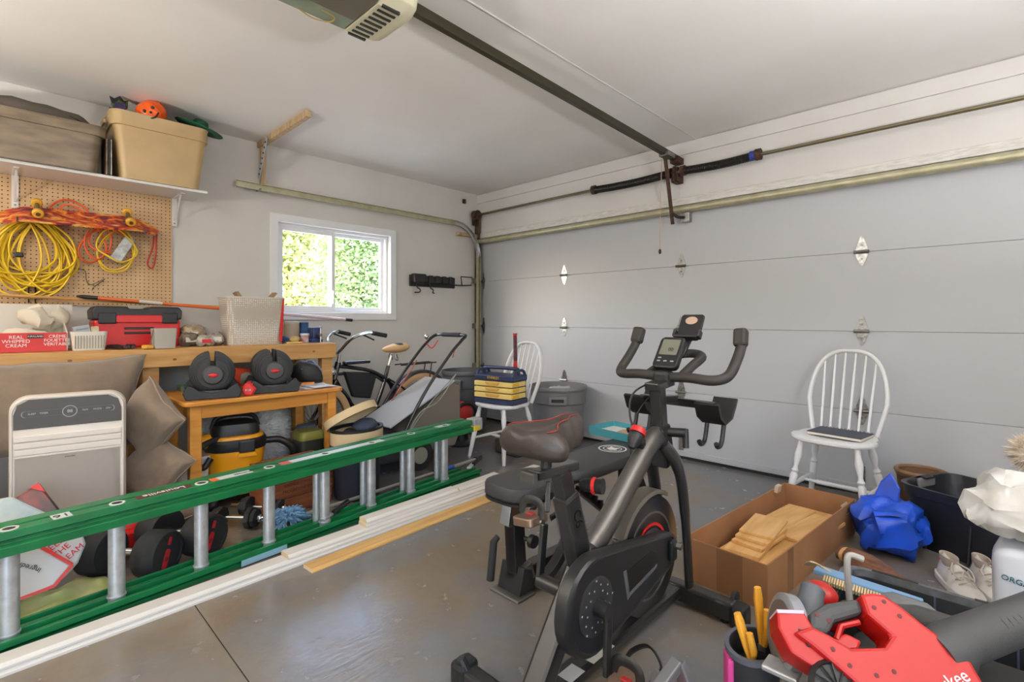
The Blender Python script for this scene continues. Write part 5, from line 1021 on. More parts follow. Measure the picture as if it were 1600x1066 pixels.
# seat tube and saddle
tb2('seat_tube', (1.29, .38), (1.215, .62), .06, .075, M_fb); tb2('seat_post', (1.22, .60), (1.19, .70), .045, .055, M_fb, 0, .006);
for s, y, z in (('C6', 1.238, .545),): text('model_mark', s, .05, FX((bx+.031, y, z)) @ TM(rz=-73), mat('mark_grey', (12, 12, 12), .25), sb)
kn = G().tube([(bx+.02, 1.26, .64), (bx+.03, 1.27, .64), (bx+.09, 1.285, .645)], [.012, .02, .024], 14).build('seat_knob', M_black, sb); G().tube([(bx+.058, 1.277, .6425), (bx+.068, 1.28, .643)], .0255, 16).build('red_ring', M_red, kn, 40)
tb2('seat_slider', (1.07, .708), (1.26, .70), .045, .026, M_fb, 0, .004); G().box((bx, 1.05, .708), (.052, .02, .03)).build('slider_cap', mat('cap_grey', (66, 62, 58), .5), sb, 0, .004); G().tube([(bx, 1.12, .70), (bx, 1.13, .755)], .016, 10).build('seat_clamp', M_black, sb); G().bar((bx+.03, 1.10, .69), (bx+.05, 1.07, .615), .014, .01).build('slider_lever', M_blackm, sb, 0, .003)
rings = []; M_sad = mat('saddle_leather', (58, 50, 46), .42, bump=.12, bscale=300)
for i in range(17):
    u = i/16; y = 1.02+.285*u; wv = .126*(math.sin(min(1, u*3.2+.30)*math.pi/2))*(1-.76*(max(0, min(1, (u-.28)/.42))**1.2*(3-2*max(0, min(1, (u-.28)/.42))))*.5*1.6 if u < .7 else .28); wv = max(wv, .028) if u < .97 else .018
    if i == 0: wv = .065
    zc = .80+.026*(1-u)**2+.03*u*u; th = (.055+.02*math.sin(u*math.pi))*(.55 if i in (0, 16) else 1); ring_ = []
    for j in range(22):
        a = 2*math.pi*j/22; c_, s_ = math.cos(a), math.sin(a); sag = .03*max(0, 1-abs(c_)*1.9)*max(0, s_)*(1 if u < .75 else .15)
        ring_.append((bx-.015+wv*math.copysign(abs(c_)**.8, c_), y, zc+(th*.62*s_ if s_ > 0 else th*s_)-sag-.028*abs(c_)**2))
    rings.append(ring_)
sdl = G().loft(rings).build('saddle', M_sad, sb, 70, 0, 1)
def saddle_line(f0, f1):
    P = []
    for i in range(2, 15): 
        r_ = rings[i]; j = f0+(f1-f0)*(i-2)/12; a_, b_ = Vector(r_[int(j) % 22]), Vector(r_[(int(j)+1) % 22]); P.append(a_.lerp(b_, j-int(j))+Vector((0, 0, .0012)))
    return P
for f0, f1 in ((3.2, 4.2), (7.8, 6.8)): G().tube(saddle_line(f0, f1), .0016, 5).build('red_stitching', mat('stitch_red', (150, 46, 34), .6), sdl)
# flywheel, guard, crank
fw = G().tube([(bx-.022, 1.70, .275), (bx-.02, 1.70, .275), (bx+.02, 1.70, .275), (bx+.022, 1.70, .275)], [.205, .215, .215, .205], 56).build('flywheel', M_fb, sb, 40)
for r0, r1, mm in ((.16, .152, M_steel), (.118, .108, M_red)): G().lathe([(r0, 0), (r0, .003), (r1, .003), (r1, 0)], 48, FX((bx+.021, 1.70, .275)), cap=False).build('flywheel_ring', mm, fw, 40)
G().lathe([(.1, 0), (.09, .012), (.03, .016)], 32, FX((bx+.02, 1.70, .275))).build('flywheel_hub', M_black, fw, 40)
G().loft([[(bx+dx, 1.70+rr_*math.cos(R(a)), .275+rr_*math.sin(R(a))) for dx, rr_ in ((-.035, .225), (.035, .225), (.03, .238), (-.03, .238))] for a in range(60, 151, 6)]).build('flywheel_guard', mat('guard_smoke', (84, 78, 68), .35), sb, 40)
go = []
c0, r0, c1, r1 = (1.235, .305), .145, (1.70, .315), .062
for i in range(17): a = R(80+ (280-80)*i/16); go.append((c0[0]+r0*math.cos(a), c0[1]+r0*math.sin(a)))
for i in range(11): a = R(-84+(84+84)*i/10); go.append((c1[0]+r1*math.cos(a), c1[1]+r1*math.sin(a)))
Mg = FX((bx+.05, 0, 0)); cg = ((c0[0]+c1[0])/2, (c0[1]+c1[1])/2)
gk = lambda k, z: [Mg @ Vector((cg[0]+(y-cg[0])*k, cg[1]+(zz-cg[1])*k, z)) for y, zz in go]
cgd = G().loft([gk(.97, 0), gk(1, .008), gk(1, .042), gk(.97, .05), gk(.93, .052), gk(.92, .047)]).build('chain_guard', M_gl, sb, 30)
G().prism([(1.40, .345), (1.42, .27), (1.60, .30), (1.60, .345), (1.57, .36)], .003, Mg @ TM((0, 0, .046))).build('guard_window', mat('window_dark', (14, 14, 15), .3), cgd, 0, .001); G().prism([(1.385, .352), (1.41, .255), (1.425, .262), (1.403, .352)], .004, Mg @ TM((0, 0, .046))).build('window_edge', mat('edge_silver', (84, 84, 86), .4), cgd, 0)
G().prism([(1.425, .262), (1.60, .292), (1.60, .303), (1.42, .274)], .004, Mg @ TM((0, 0, .046))).build('window_edge', mat('edge_silver', (84, 84, 86), .4), cgd, 0)
G().lathe([(.085, .046), (.085, .051), (.08, .053), (.03, .053)], 36, FX((bx+.05, c0[0], c0[1]))).build('crank_disc', mat('disc_dark', (40, 40, 41), .5), cgd, 40)
for k in range(22):
    a = k*2.4; r_ = .042+.0019*k if k < 22 else 0; G().lathe([(.003, 0), (.003, .001)], 6, FX((bx+.103, c0[0]+r_*math.cos(a), c0[1]+r_*math.sin(a)))).build('disc_dot', mat('dot_grey', (150, 148, 142), .5), cgd, 0)
G().box((bx+.107, 1.705, .32), (.02, .04, .075)).build('axle_cover', M_gl, cgd, 0, .008); G().lathe([(.014, 0), (.014, .016), (.01, .018)], 6, FX((bx+.117, 1.72, .335))).build('axle_nut', M_steel, cgd, 0)
G().tube([(bx-.12, *c0), (bx+.145, *c0)], .024, 14).build('crank_axle', M_fb, sb, 40)
G().bar((bx+.135, c0[0]+.008, c0[1]+.01), (bx+.15, 1.215, .135), .03, .016, (1, 0, 0)).build('crank_arm', M_fb, sb, 0, .005); G().bar((bx-.115, c0[0]-.008, c0[1]-.01), (bx-.13, 1.27, .475), .03, .016, (1, 0, 0)).build('crank_arm', M_fb, sb, 0, .005)
M_pd = mat('pedal_alloy', (150, 124, 104), .35, .8)
for dx, y, z in ((.205, 1.225, .13), (-.19, 1.27, .475)):
    pd = G().prism([(x+.0, q) for x, q in rrect(.09, .10, .02)]+[], .028, TM((bx+dx, y, z-.014), 0, 12 if dx > 0 else -8, 0)).build('pedal', M_pd, sb, 0, .004)
    G().tube([(bx+dx*.72, y, z), (bx+dx*1.2, y, z)], .011, 10).build('pedal_spindle', M_steel, pd); G().box((bx+dx, y, z+.016), (.03, .02, .01)).build('pedal_clip', mat('clip_red', (150, 36, 36), .5), pd, 0, .003)
    G().tube(spline([(bx+dx-.045, y+.05, z), (bx+dx-.05, y+.11, z+.02), (bx+dx, y+.13, z+.05), (bx+dx+.05, y+.11, z+.02), (bx+dx+.045, y+.05, z)], 5), .008, 8, flat=(1.6, .5)).build('toe_cage', M_black, pd); G().tube(spline([(bx+dx-.048, y+.0, z+.01), (bx+dx-.03, y+.01, z+.055), (bx+dx+.03, y+.01, z+.055), (bx+dx+.048, y+.0, z+.01)], 5), .01, 8, flat=(1.5, .35)).build('toe_strap', M_black, pd)
# handlebar
M_hb = mat('bar_rubber', (46, 42, 39), .6, bump=.2, bscale=400)
def bars(s): return [(bx, 1.845, .925), (bx+s*.10, 1.84, .93), (bx+s*.19, 1.85, .925), (bx+s*.228, 1.90, .94), (bx+s*.232, 1.97, .99), (bx+s*.23, 2.03, 1.05), (bx+s*.228, 2.045, 1.10)]
G().tube(spline(list(reversed(bars(-1)))+bars(1)[1:], 6), .0195, 14).build('handlebar', M_hb, sb, 70)
for s in (-1, 1): G().bar((bx+s*.228, 2.025, 1.045), (bx+s*.222, 2.05, 1.115), .052, .042, (0, 1, 0)).build('grip_end', M_hb, sb, 0, .012)
G().tube(spline([(bx-.07, 1.85, .93), (bx-.065, 1.96, .965), (bx-.06, 2.06, .995), (bx, 2.10, 1.005), (bx+.06, 2.06, .995), (bx+.065, 1.96, .965), (bx+.07, 1.85, .93)], 6), .019, 12).build('inner_bar', M_hb, sb, 70)
G().box((bx, 1.842, .92), (.07, .06, .06)).build('bar_clamp', M_black, sb, 0, .014); G().bar((bx, 1.745, .893), (bx, 1.88, .905), .06, .03).build('slider_plate', M_blackm, sb, 0, .004)
# console and phone holder tilted to the rider
Mc = TM((bx, 1.905, 1.005), rx=52); cs = G().prism(rrect(.105, .15, .02), .028, Mc).build('console', M_black, sb, 0, .006)
G().prism(rrect(.075, .075, .004), .002, Mc @ TM((0, .022, .028))).build('screen', mat('lcd', (112, 112, 100), .2), cs, 0)
for k in range(3): G().prism(rrect(.014, .006, .002), .002, Mc @ TM((-.028+.028*k, -.045, .028))).build('button', mat('btn', (140, 140, 140), .5), cs, 0)
G().prism(rrect(.014, .006, .002), .002, Mc @ TM((-.028, -.03, .028))).build('button', mat('btn', (140, 140, 140), .5), cs, 0); text('screen_digits', '00', .022, Mc @ TM((.008, .01, .0303)), M_txtk, cs)
G().tube([(bx, 1.86, .94), (bx, 1.90, 1.0)], .015, 10).build('console_stem', M_black, sb)
Mp = TM((bx+.02, 2.045, 1.115), rx=58); ph = G().prism(rrect(.10, .125, .014), .012, Mp).build('phone_holder', M_black, sb, 0, .004); G().prism(circ(.026, 24, .72), .002, Mp @ TM((0, .03, .012))).build('holder_badge', mat('badge_tan', (190, 160, 140), .5), ph, 0); G().box((0, -.055, .022), (.10, .016, .03), Mp).build('holder_ledge', M_black, ph, 0, .004)
for s in (-1, 1): G().box((s*.052, -.04, .018), (.012, .035, .035), Mp).build('holder_claw', M_black, ph, 0, .005)
G().tube([(bx+.01, 1.97, 1.0), (bx+.02, 2.05, 1.09)], .014, 10).build('holder_stem', M_black, sb)
# dumbbell cradles either side under the bars
tb2('cradle_arm', (1.80, .84), (1.93, .83), .04, .03, M_blackm, 0, .004); G().bar((bx-.16, 1.95, .815), (bx+.16, 1.95, .815), .025, .03).build('cradle_crossbar', M_blackm, sb, 0, .003)
for s in (-1, 1):
    cx_ = bx+s*.155; U = [(1.875, .83), (1.90, .775), (1.95, .745), (2.02, .76), (2.055, .80), (2.075, .83)]
    U2 = [(y+.012 if y < 1.97 else y-.012, z+.006) for y, z in U]
    G().loft([[(cx_-.047, *a), (cx_+.047, *a), (cx_+.047, *b_), (cx_-.047, *b_)] for a, b_ in zip(U, U2)]).build('dumbbell_cradle', M_black, sb, 40, .002)
    for dx in (-.03, .035): G().tube(spline([(cx_+dx, 1.96, .75), (cx_+dx, 1.945, .70), (cx_+dx, 1.93, .675), (cx_+dx, 1.90, .67), (cx_+dx, 1.885, .685)], 4), .009, 8).build('towel_hook', M_black, sb)
G().tube(spline([(bx-.03, 1.83, .91), (bx-.06, 1.72, .87), (bx-.055, 1.68, .80), (bx-.02, 1.66, .72)], 6), .004, 6).build('brake_cable', M_txtk, sb); G().tube(spline([(bx-.01, 1.83, .89), (bx-.05, 1.74, .80), (bx-.05, 1.68, .70), (bx-.02, 1.64, .55)], 6), .0025, 6).build('sensor_wire', M_txtk, sb)
rk = G().lathe([(.012, -.03), (.026, 0), (.03, .02), (.026, .03), (.029, .032), (.026, .052), (.012, .06)], 20, TM((bx-.012, 1.64, .705), -40, 0, 0)).build('resistance_knob', M_black, sb, 40); G().lathe([(.0305, .030), (.0305, .036), (.027, .052), (.012, .0605)], 20, TM((bx-.012, 1.64, .705), -40, 0, 0)).build('red_cap', M_red, rk, 40)
G().bar((bx-.0, 1.66, .705), (bx, 1.69, .62), .03, .03).build('knob_housing', M_black, sb, 0, .005); G().tube([(bx+.03, 1.82, .715), (bx+.10, 1.83, .72)], .018, 12).build('post_knob', M_black, sb); G().tube([(bx+.095, 1.83, .735), (bx+.10, 1.825, .665)], .012, 10).build('knob_lever', M_black, sb)

# ================================================================== CARDBOARD BOX WITH BOARDS
cb = thing('cardboard_box', 'long open cardboard box on the floor filled with pine boards', 'cardboard box', (3.60, 2.69, 0), -4.9)
M_cb = mat('cardboard', (158, 114, 76), .75, rgb2=(146, 100, 64), scale=4); M_tape = mat('packing_tape', (138, 98, 66), .25); hw, hl, hh = .175, .56, .185
G().bb((-hw, -hl, 0), (hw, hl, .005)).build('bottom', M_cb, cb, 0)
for s in (-1, 1): G().bb((s*hw-.0025, -hl, .0), (s*hw+.0025, hl, hh)).build('side_panel', M_cb, cb, 0); G().bb((-hw, s*hl-.0025, 0), (hw, s*hl+.0025, hh)).build('end_panel', M_cb, cb, 0)
G().bb((-.03, -hl-.0035, .003), (.08, -hl-.0026, hh-.002)).build('tape', M_tape, cb, 0); G().bb((hw+.0026, -hl+.2, .003), (hw+.0035, -hl+.26, hh-.002)).build('tape', M_tape, cb, 0)
G().box((-hw+.012, .42, hh+.0), (.02, .05, .04), TM(ry=12)).build('torn_tape', mat('clear_tape', (196, 180, 156), .3), cb, 0); G().box((hw-.01, hl-.1, hh-.03), (.05, .09, .004), TM(ry=60)).build('loose_tape', mat('clear_tape', (196, 180, 156), .3), cb, 0)
M_pl = mat('pine_plank', (222, 178, 118), .5, rgb2=(204, 156, 92), scale=4, stretch=(8, 1, 8))
for lab, c, s, a, rx in (('wide pine board covering the bottom of the cardboard box', (.02, -.02, .05), (.28, 1.02, .085), 0, 0), ('long pine board at the far left of the box', (-.05, .20, .1025), (.14, .46, .018), -3, 0), ('long pine board at the far right of the box', (.09, .17, .1015), (.15, .42, .016), -6, 0), ('lowest short pine board of the front pile in the box', (-.03, -.22, .1025), (.15, .30, .018), 6, 0), ('second short pine board of the front pile in the box', (-.015, -.18, .120), (.14, .25, .016), -2, 0), ('third short pine board of the front pile in the box', (-.02, -.14, .1355), (.145, .26, .014), 3, 0), ('topmost pale pine board of the pile in the box', (-.03, -.09, .149), (.15, .27, .012), 8, 0)):
    P = TM((3.60, 2.69, 0), rz=-4.9)
    o = G().box((0, 0, 0), s).build('pine_board', M_pl, None, 0, .002); tag(o, lab, 'board', 'pine boards in the box'); o.matrix_world = P @ TM(c, rx, 0, a)

# ================================================================== RIGHT CORNER
M_tarp = mat('blue_bag', (30, 84, 216), .3, var=.2, scale=8)
t = thing('blue_shopping_bag', 'crumpled bright blue woven shopping bag beside the white chair', 'bag', (3.99, 3.11, 0)); G().ball((0, 0, .13), (.15, .15, .13), 34, 20, None, .85).jit(.05, 9, 2).jit(.03, 19, 4).build('body', M_tarp, t, 40); G().prism([(-.06, 0), (.05, -.01), (.06, .1), (.02, .17), (-.02, .12)], .015, FY((-.02, .02, .21)) @ TM(rx=-12)).build('top_fold', M_tarp, t, 0, .006)
G().tube(spline([(-.11, -.10, .14), (-.04, -.15, .2), (.06, -.14, .22), (.12, -.08, .15)], 6), .006, 6, flat=(.4, 2)).build('handle_strap', mat('blue_strap', (20, 50, 140), .5), t)
tubm = mat('tub_black', (30, 32, 38), .45, bump=.1, bscale=120)
def rtub(name, label, loc, rz, W, D, Hh, tap, m, r_=.08):
    t = thing(name, label, 'tote', loc, rz); o = rrect(W, D, r_, 6); k = lambda s, z: [(x*s, y*s, z) for x, y in o]
    G().loft([k(tap, 0), k(.95, Hh*.84), k(.985, Hh*.85), k(1, Hh*.97), k(1.02, Hh*.975), k(1.02, Hh), k(.955, Hh), k(tap*.96, .012)]).build('body', m, t, 30)
    return t
t = rtub('storage_tote', 'black plastic storage tub standing open by the garage door', (4.385, 3.34, 0), -24, .66, .44, .31, .82, tubm)
G().box((-.325, 0, .285), (.05, .14, .05)).build('handle', mat('handle_grey', (120, 120, 122), .5), t, 0, .01); G().box((-.30, 0, .312), (.03, .07, .01)).build('handle_slot', M_txtk, t, 0, .003)
for x in (-.2, -.02, .16): G().box((x, -.198, .13), (.012, .02, .24), TM(rx=-7)).build('rib', tubm, t, 0, .004)
tag(G().ball((0, 0, 0), (.2, .13, .05), 20, 10, TM((4.385, 3.34, .2), rz=-24)).jit(.03, 12, 5).build('grey_cloth', mat('dusty_cloth', (120, 116, 106), .9), None, 50), 'dusty grey cloth lying inside the black tub', 'cloth')
t = thing('wicker_basket', 'brown basket with rounded rim behind the black tub', 'basket', (4.055, 3.79, 0)); G().lathe([(.075, 0), (.095, .02), (.118, .235), (.123, .24), (.123, .26), (.112, .26), (.08, .03)], 36).build('body', mat('wicker', (116, 84, 58), .7, bump=.5, bscale=60), t, 40); G().tube([(.119*math.cos(a), .119*math.sin(a), .26) for a in [2*math.pi*i/36 for i in range(36)]], .012, 8, closed=True).build('rim', mat('wicker_rim', (134, 100, 70), .6), t)
# shoes
def shoe(label, x, y, rz, roll=0):
    t = thing('sneaker', label, 'shoe', (x, y, 0), rz, 'pair of white sneakers'); L = .28; rg = []; M_s = mat('sneaker_white', (222, 218, 212), .6, var=.06)
    for i in range(19):
        u = i/18; yv = L*(u-.5); w_ = .036+.014*math.sin(u*3.1)-.004*math.sin(u*6.2); w_ *= (1-abs(2*u-1)**7)**.5+.001
        top = .105-.03*min(1, max(0, (u-.05)/.3)) if u < .35 else .075+.03*math.exp(-((u-.45)/.1)**2)*.9-.045*max(0, (u-.5)/.5)
        rg.append([(w_*math.cos(a)*(1-.45*max(0, math.sin(a))), yv, .028+(top-.028)*max(0, math.sin(a))+.012*min(0, math.sin(a))) for a in [2*math.pi*j/18 for j in range(18)]])
    G().loft(rg).build('upper', M_s, t, 60)
    so = [(.001+(.040+.012*math.sin(u*3.1))*(1-abs(2*u-1)**8)**.5, L*1.03*(u-.5)) for u in [i/16 for i in range(17)]]
    G().prism(so+[(-a, b_) for a, b_ in reversed(so)], .028, TM((0, 0, 0))).build('sole', mat('sole_white', (232, 230, 226), .6), t, 0, .004)
    G().loft([[(.026*math.cos(a)*k, -L*.30+.048*math.sin(a)*k, z) for a in [2*math.pi*j/18 for j in range(18)]] for k, z in ((1.1, .088), (1.12, .11), (.95, .108), (.8, .06))]).build('collar', mat('shoe_lining', (176, 164, 152), .8), t, 50)
    for k in range(4): G().tube(spline([(-.03, -.02+.028*k, .075-.008*k), (0, -.012+.028*k, .094-.009*k), (.03, -.02+.028*k, .075-.008*k)], 4), .003, 6).build('lace', mat('lace', (200, 190, 176), .8), t)
    G().tube(spline([(-.01, -.03, .10), (-.035, .01, .09), (-.03, .05, .065), (-.01, .02, .09), (.02, .06, .07), (.035, .02, .085), (.01, -.03, .10)], 5), .003, 6).build('lace', mat('lace', (200, 190, 176), .8), t)
    G().box((-.0, -L*.5+.002, .06), (.03, .006, .035)).build('heel_tab', mat('heel_pink', (220, 80, 90), .6), t, 0, .003)
    return t
shoe('nearer white running shoe in front of the black tub', 4.26, 2.86, 206); shoe('farther white running shoe leaning behind its twin', 4.355, 2.93, 200)
# brown hair-like bundle with tan band
t = thing('horsehair_bundle', 'brown hair bundle bound with a tan band on the floor behind the tote', 'bundle', (3.95, 2.75, 0), world=True)
G().tube(spline([(3.84, 2.78, .05), (3.90, 2.76, .055), (4.0, 2.68, .05), (4.12, 2.60, .04), (4.26, 2.52, .02)], 5), [.032]*3+[.04, .046, .05, .056, .06, .06, .06, .06, .058, .055, .05, .045, .04, .035, .03, .025, .02, .012], 16, flat=(.75, 1.1)).jit(.008, 30, 3).build('hair', mat('brown_hair', (132, 88, 64), .6, rgb2=(100, 62, 46), scale=20, stretch=(1, 1, 8), bump=.6, bscale=120), t, 60); G().tube([(3.862, 2.773, .053), (3.875, 2.768, .054)], .042, 16, flat=(.75, 1.1)).build('band', mat('tan_band', (206, 164, 110), .6), t)
# soil bag and clear bag
t = thing('soil_bag', 'white printed plastic soil bag standing behind the tote at right', 'bag', (4.50, 2.42, 0)); M_sb = mat('bag_film', (226, 228, 234), .25)
G().ball((0, 0, .2), (.135, .11, .2), 28, 18, None, .3).jit(.015, 9, 1).build('body', M_sb, t, 60); text('bag_lettering', 'ORGANIC', .024, FY((-.06, -.118, .30)) @ TM(rz=-8), mat('teal_print', (40, 90, 100), .5), t, .002)
for k in range(4): G().prism([(-.016, 0), (.016, 0), (.02, .028), (-.02, .028)], .003, FY((-.015, -.119, .22-.055*k))).build('pot_symbol', M_txtk, t, 0)
t = thing('clear_plastic_bag', 'crumpled clear plastic bag on top of the soil bag', 'bag', (4.47, 2.44, .405)); G().ball((0, 0, 0), (.17, .13, .10), 30, 18, TM((-.01, 0, .10)), .8).jit(.05, 8, 6).jit(.035, 18, 2).build('body', mat('crinkled_film', (228, 226, 222), .2, rgb2=(206, 200, 190), scale=9), t, 30); G().box((.02, -.09, .10), (.02, .012, .11), TM(rz=0, ry=-35)).build('trowel_handle', M_txtw, t, 0, .005); G().box((.075, -.105, .03), (.03, .008, .09), TM(ry=-35)).build('dark_tag', M_txtk, t, 0, .003)
t = thing('feather_duster', 'fluffy cream pompom plume sticking up from the black tub', 'plume', (4.50, 3.05, .2), world=True); G().tube([(4.47, 3.2, .24), (4.50, 3.0, .56)], .006, 6).build('stem', M_stud, t)
rr = random.Random(9); g = G()
for i in range(1500):
    z_ = rr.uniform(-1, 1); a = rr.random()*6.283; d_ = Vector((math.sqrt(1-z_*z_)*math.cos(a), math.sqrt(1-z_*z_)*math.sin(a), z_)); p = Vector((4.49, 2.97, .60))+d_*.06; q = p+d_*rr.uniform(.02, .04)+Vector((rr.uniform(-.012, .012), rr.uniform(-.012, .012), 0)); s_ = Vector((rr.uniform(-1, 1), rr.uniform(-1, 1), rr.uniform(-1, 1)))*.005; k = len(g.v); g.v += [p-s_, p+s_, q]; g.f.append((k, k+1, k+2))
f_ = g.build('fluff', mat('cream_fluff', (246, 236, 220), .9, rgb2=(216, 196, 176), scale=40), t, 0); f_['kind'] = 'stuff'; G().ball((4.49, 2.97, .60), .066, 18, 12).jit(.008, 30).build('core', mat('cream_core', (236, 222, 204), .9), t)

# ================================================================== TOOL TOTE IN THE FOREGROUND
M_tt = mat('tool_tote', (34, 35, 38), .5, rgb2=(26, 27, 30), scale=30); M_tg = mat('tote_rim', (96, 98, 102), .45, var=.25, scale=30)
tt = thing('tool_tote', 'large black open tote full of power tools in the right foreground', 'tote', (4.44, 1.73, 0)); o = rrect(.88, .60, .05, 5)
k = lambda s, z: [(x*s, y*s, z) for x, y in o]
G().loft([k(.88, 0), k(.97, .29), k(.97, .30), k(.93, .30), k(.86, .012)]).build('body', M_tt, tt, 30); G().loft([k(.965, .29), k(1.0, .292), k(1.0, .318), k(.985, .322), k(.935, .322), k(.93, .30)], cap=False).build('rim', M_tg, tt, 30)
for x in (-.2, -.02, .16, .34): G().box((x, .272, .17), (.006, .012, .26), TM(rx=-4)).build('inner_rib', mat('rib_blue', (70, 76, 92), .4), tt, 0, .002)
for y in (-.1, .12): G().box((-.425, y, .3225), (.022, .14, .003)).build('rim_slot', M_txtk, tt, 0)
for x in (-.3, -.05, .2): G().box((x, .290, .3225), (.12, .012, .003)).build('rim_slot', M_txtk, tt, 0)
# things heaped inside keep the tools up
t = thing('dark_tool_bag', 'dark canvas tool bag filling the bottom of the tote', 'bag', (4.36, 1.66, .015)); G().ball((0, 0, .13), (.30, .20, .125), 26, 14, None, .5).jit(.02, 8, 3).build('body', mat('canvas_dark', (52, 52, 50), .85), t, 50)
# blower: body traced in its own leaning plane with real thickness
ct, st = .72/math.sqrt(.72**2+.694**2), .694/math.sqrt(.72**2+.694**2)
Mbl = Matrix(((.8, -.6*ct, .6*st, 4.17), (.6, .8*ct, -.8*st, 1.47), (0, st, ct, .40), (0, 0, 0, 1)))
bl = thing('leaf_blower', 'red and black cordless leaf blower lying on top of the tool tote', 'leaf blower', (4.2, 1.47, .30), world=True)
M_mr = mat('tool_red', (170, 20, 16), .42); M_tgk = mat('tool_grey', (64, 64, 64), .6, bump=.2, bscale=300)
G().prism([(-.02, .075), (.011, .08), (.035, .078), (.065, .052), (.104, .009), (.143, -.023), (.162, -.053), (.168, -.10), (.13, -.15), (.0, -.165), (-.091, -.12), (-.126, -.085), (-.168, -.045), (-.2, -.02), (-.155, -.004), (-.121, -.02), (-.083, -.044), (-.01, -.037), (.016, -.013), (-.021, .03)][::-1], -.09, Mbl @ TM((0, 0, .035))).build('body_shell', M_mr, bl, 0, .008)
G().prism([(-.158, -.012), (-.145, .03), (-.1, .054), (-.018, .071), (-.018, .038), (-.09, .016), (-.118, -.016)][::-1], -.055, Mbl @ TM((0, 0, .02))).build('rear_handle', M_tgk, bl, 0, .012)
G().prism([(-.223, .03), (-.159, .032), (-.126, -.07), (-.165, -.09), (-.215, -.06), (-.23, -.009)][::-1], -.075, Mbl @ TM((0, 0, .022))).build('battery_foot', M_mr, bl, 0, .006)
G().prism([(-.222, .022), (-.162, .024), (-.160, .032), (-.224, .030)][::-1], -.07, Mbl @ TM((0, 0, .025))).build('terminal_strip', mat('terminal_pink', (232, 190, 206), .4), bl, 0, .001)
G().prism([(-.185, -.01), (-.155, -.012), (-.145, -.05), (-.175, -.045)][::-1], -.004, Mbl @ TM((0, 0, .0255))).build('foot_window', M_txtk, bl, 0)
G().tube([Mbl @ Vector(p) for p in ((.12, -.035, -.01), (.16, -.018, -.01), (.18, -.005, -.01), (.36, .06, -.005), (.52, .12, 0))], [.052, .056, .05, .047, .045], 24).build('blower_tube', M_tgk, bl, 40)
for q in range(9): G().tube([Mbl @ Vector((.27+.014*q+.036*math.sin(a)*.3, .028+.005*q-.036*math.sin(a), -.008+.048*math.cos(a))) for a in [R(-20+8*i_) for i_ in range(8)]], .0018, 5).build('tube_rib', M_txtk, bl)
G().lathe([(.055, -.02), (.06, 0), (.05, .012), (.048, .004), (.01, .006)], 28, Mbl @ TM((-.135, -.125, .02))).build('air_intake', M_black, bl, 40)
for a in range(0, 180, 30): G().bar(Mbl @ Vector((-.135+.048*math.cos(R(a)), -.125+.048*math.sin(R(a)), .03)), Mbl @ Vector((-.135-.048*math.cos(R(a)), -.125-.048*math.sin(R(a)), .03)), .003, .003).build('intake_spoke', M_black, bl, 0)
G().prism([(-.105, -.02), (-.07, -.005), (-.04, -.02), (-.055, -.04), (-.085, -.044)][::-1], -.04, Mbl @ TM((0, 0, .005))).build('trigger_block', M_mr, bl, 0, .006)
G().tube([Mbl @ Vector(p) for p in ((-.095, -.02, .0), (-.075, .01, .0), (-.03, .022, .0))], .007, 8).build('trigger_guard', M_mr, bl)
for u_, v_ in ((.028, .06), (.0, .045), (.05, .03), (.135, -.045), (-.1, -.08), (-.05, -.095), (-.01, -.085), (-.13, .025), (-.108, .014), (-.125, -.05)): G().lathe([(.005, 0), (.005, .001)], 10, Mbl @ TM((u_, v_, .0352 if not (-.14 < u_ < -.1 and v_ > 0) else .0205))).build('screw_hole', mat('hole_dark', (90, 20, 20), .6), bl, 0)
text('brand_lettering', 'Milwaukee', .036, Mbl @ TM((.068, -.108, .0353), rz=22), M_txtw, bl)
t = thing('circular_saw', 'grey-guarded red cut-off saw standing in the left of the tote', 'saw', (3.99, 1.56, .32), world=True); SAW = t
Ms = frame((3.995, 1.52, .40), (3.90, 1.45, .42)); M_gd = mat('guard_grey', (136, 138, 142), .3)
G().lathe([(.085, -.018), (.09, -.014), (.09, .014), (.085, .018), (.03, .02)], 36, Ms, cap=True).build('blade_guard', M_gd, t, 40); G().lathe([(.072, .0185), (.072, .021), (.02, .022)], 32, Ms).build('clear_window', mat('smoke_window', (112, 104, 96), .2), t, 40); G().box((4.0, 1.455, .34), (.08, .06, .014), TM()).build('shoe_plate', M_alu, t, 0, .004)
G().tube(spline([(4.01, 1.55, .38), (4.02, 1.60, .42), (4.02, 1.64, .455), (4.02, 1.66, .475)], 4), [.03]*4+[.032]*4+[.03]*4+[.022], 14).build('handle', mat('handle_bluegrey', (88, 92, 98), .55), t, 60); G().ball((4.03, 1.685, .445), (.045, .04, .035), 18, 12).build('motor_housing', M_mr, t); G().box((4.06, 1.68, .40), (.06, .05, .07), TM()).build('battery', M_mr, t, 0, .01)
SAW.location = (3.985, 1.465, .265)
t = thing('bent_hook', 'grey bent pipe hook rising from the tote', 'hook', (4.06, 1.74, .3), world=True); G().tube(spline([(4.07, 1.74, .30), (4.065, 1.745, .36), (4.06, 1.75, .43), (4.065, 1.76, .455), (4.095, 1.775, .448)], 5), .009, 10).build('pipe', mat('pipe_grey', (160, 156, 150), .4), t); G().ball((4.07, 1.735, .31), (.03, .025, .02), 14, 8).build('base', mat('pipe_base', (80, 66, 56), .7), t)
t = thing('broom_head', 'light blue brush bar with tan bristles lying across the tote', 'brush', (4.10, 1.80, .36), world=True); bA, bB = Vector((3.955, 1.85, .345)), Vector((4.225, 1.83, .345)); G().bar(bA, bB, .045, .016).build('brush_bar', mat('brush_blue', (112, 150, 186), .5), t, 0, .004)
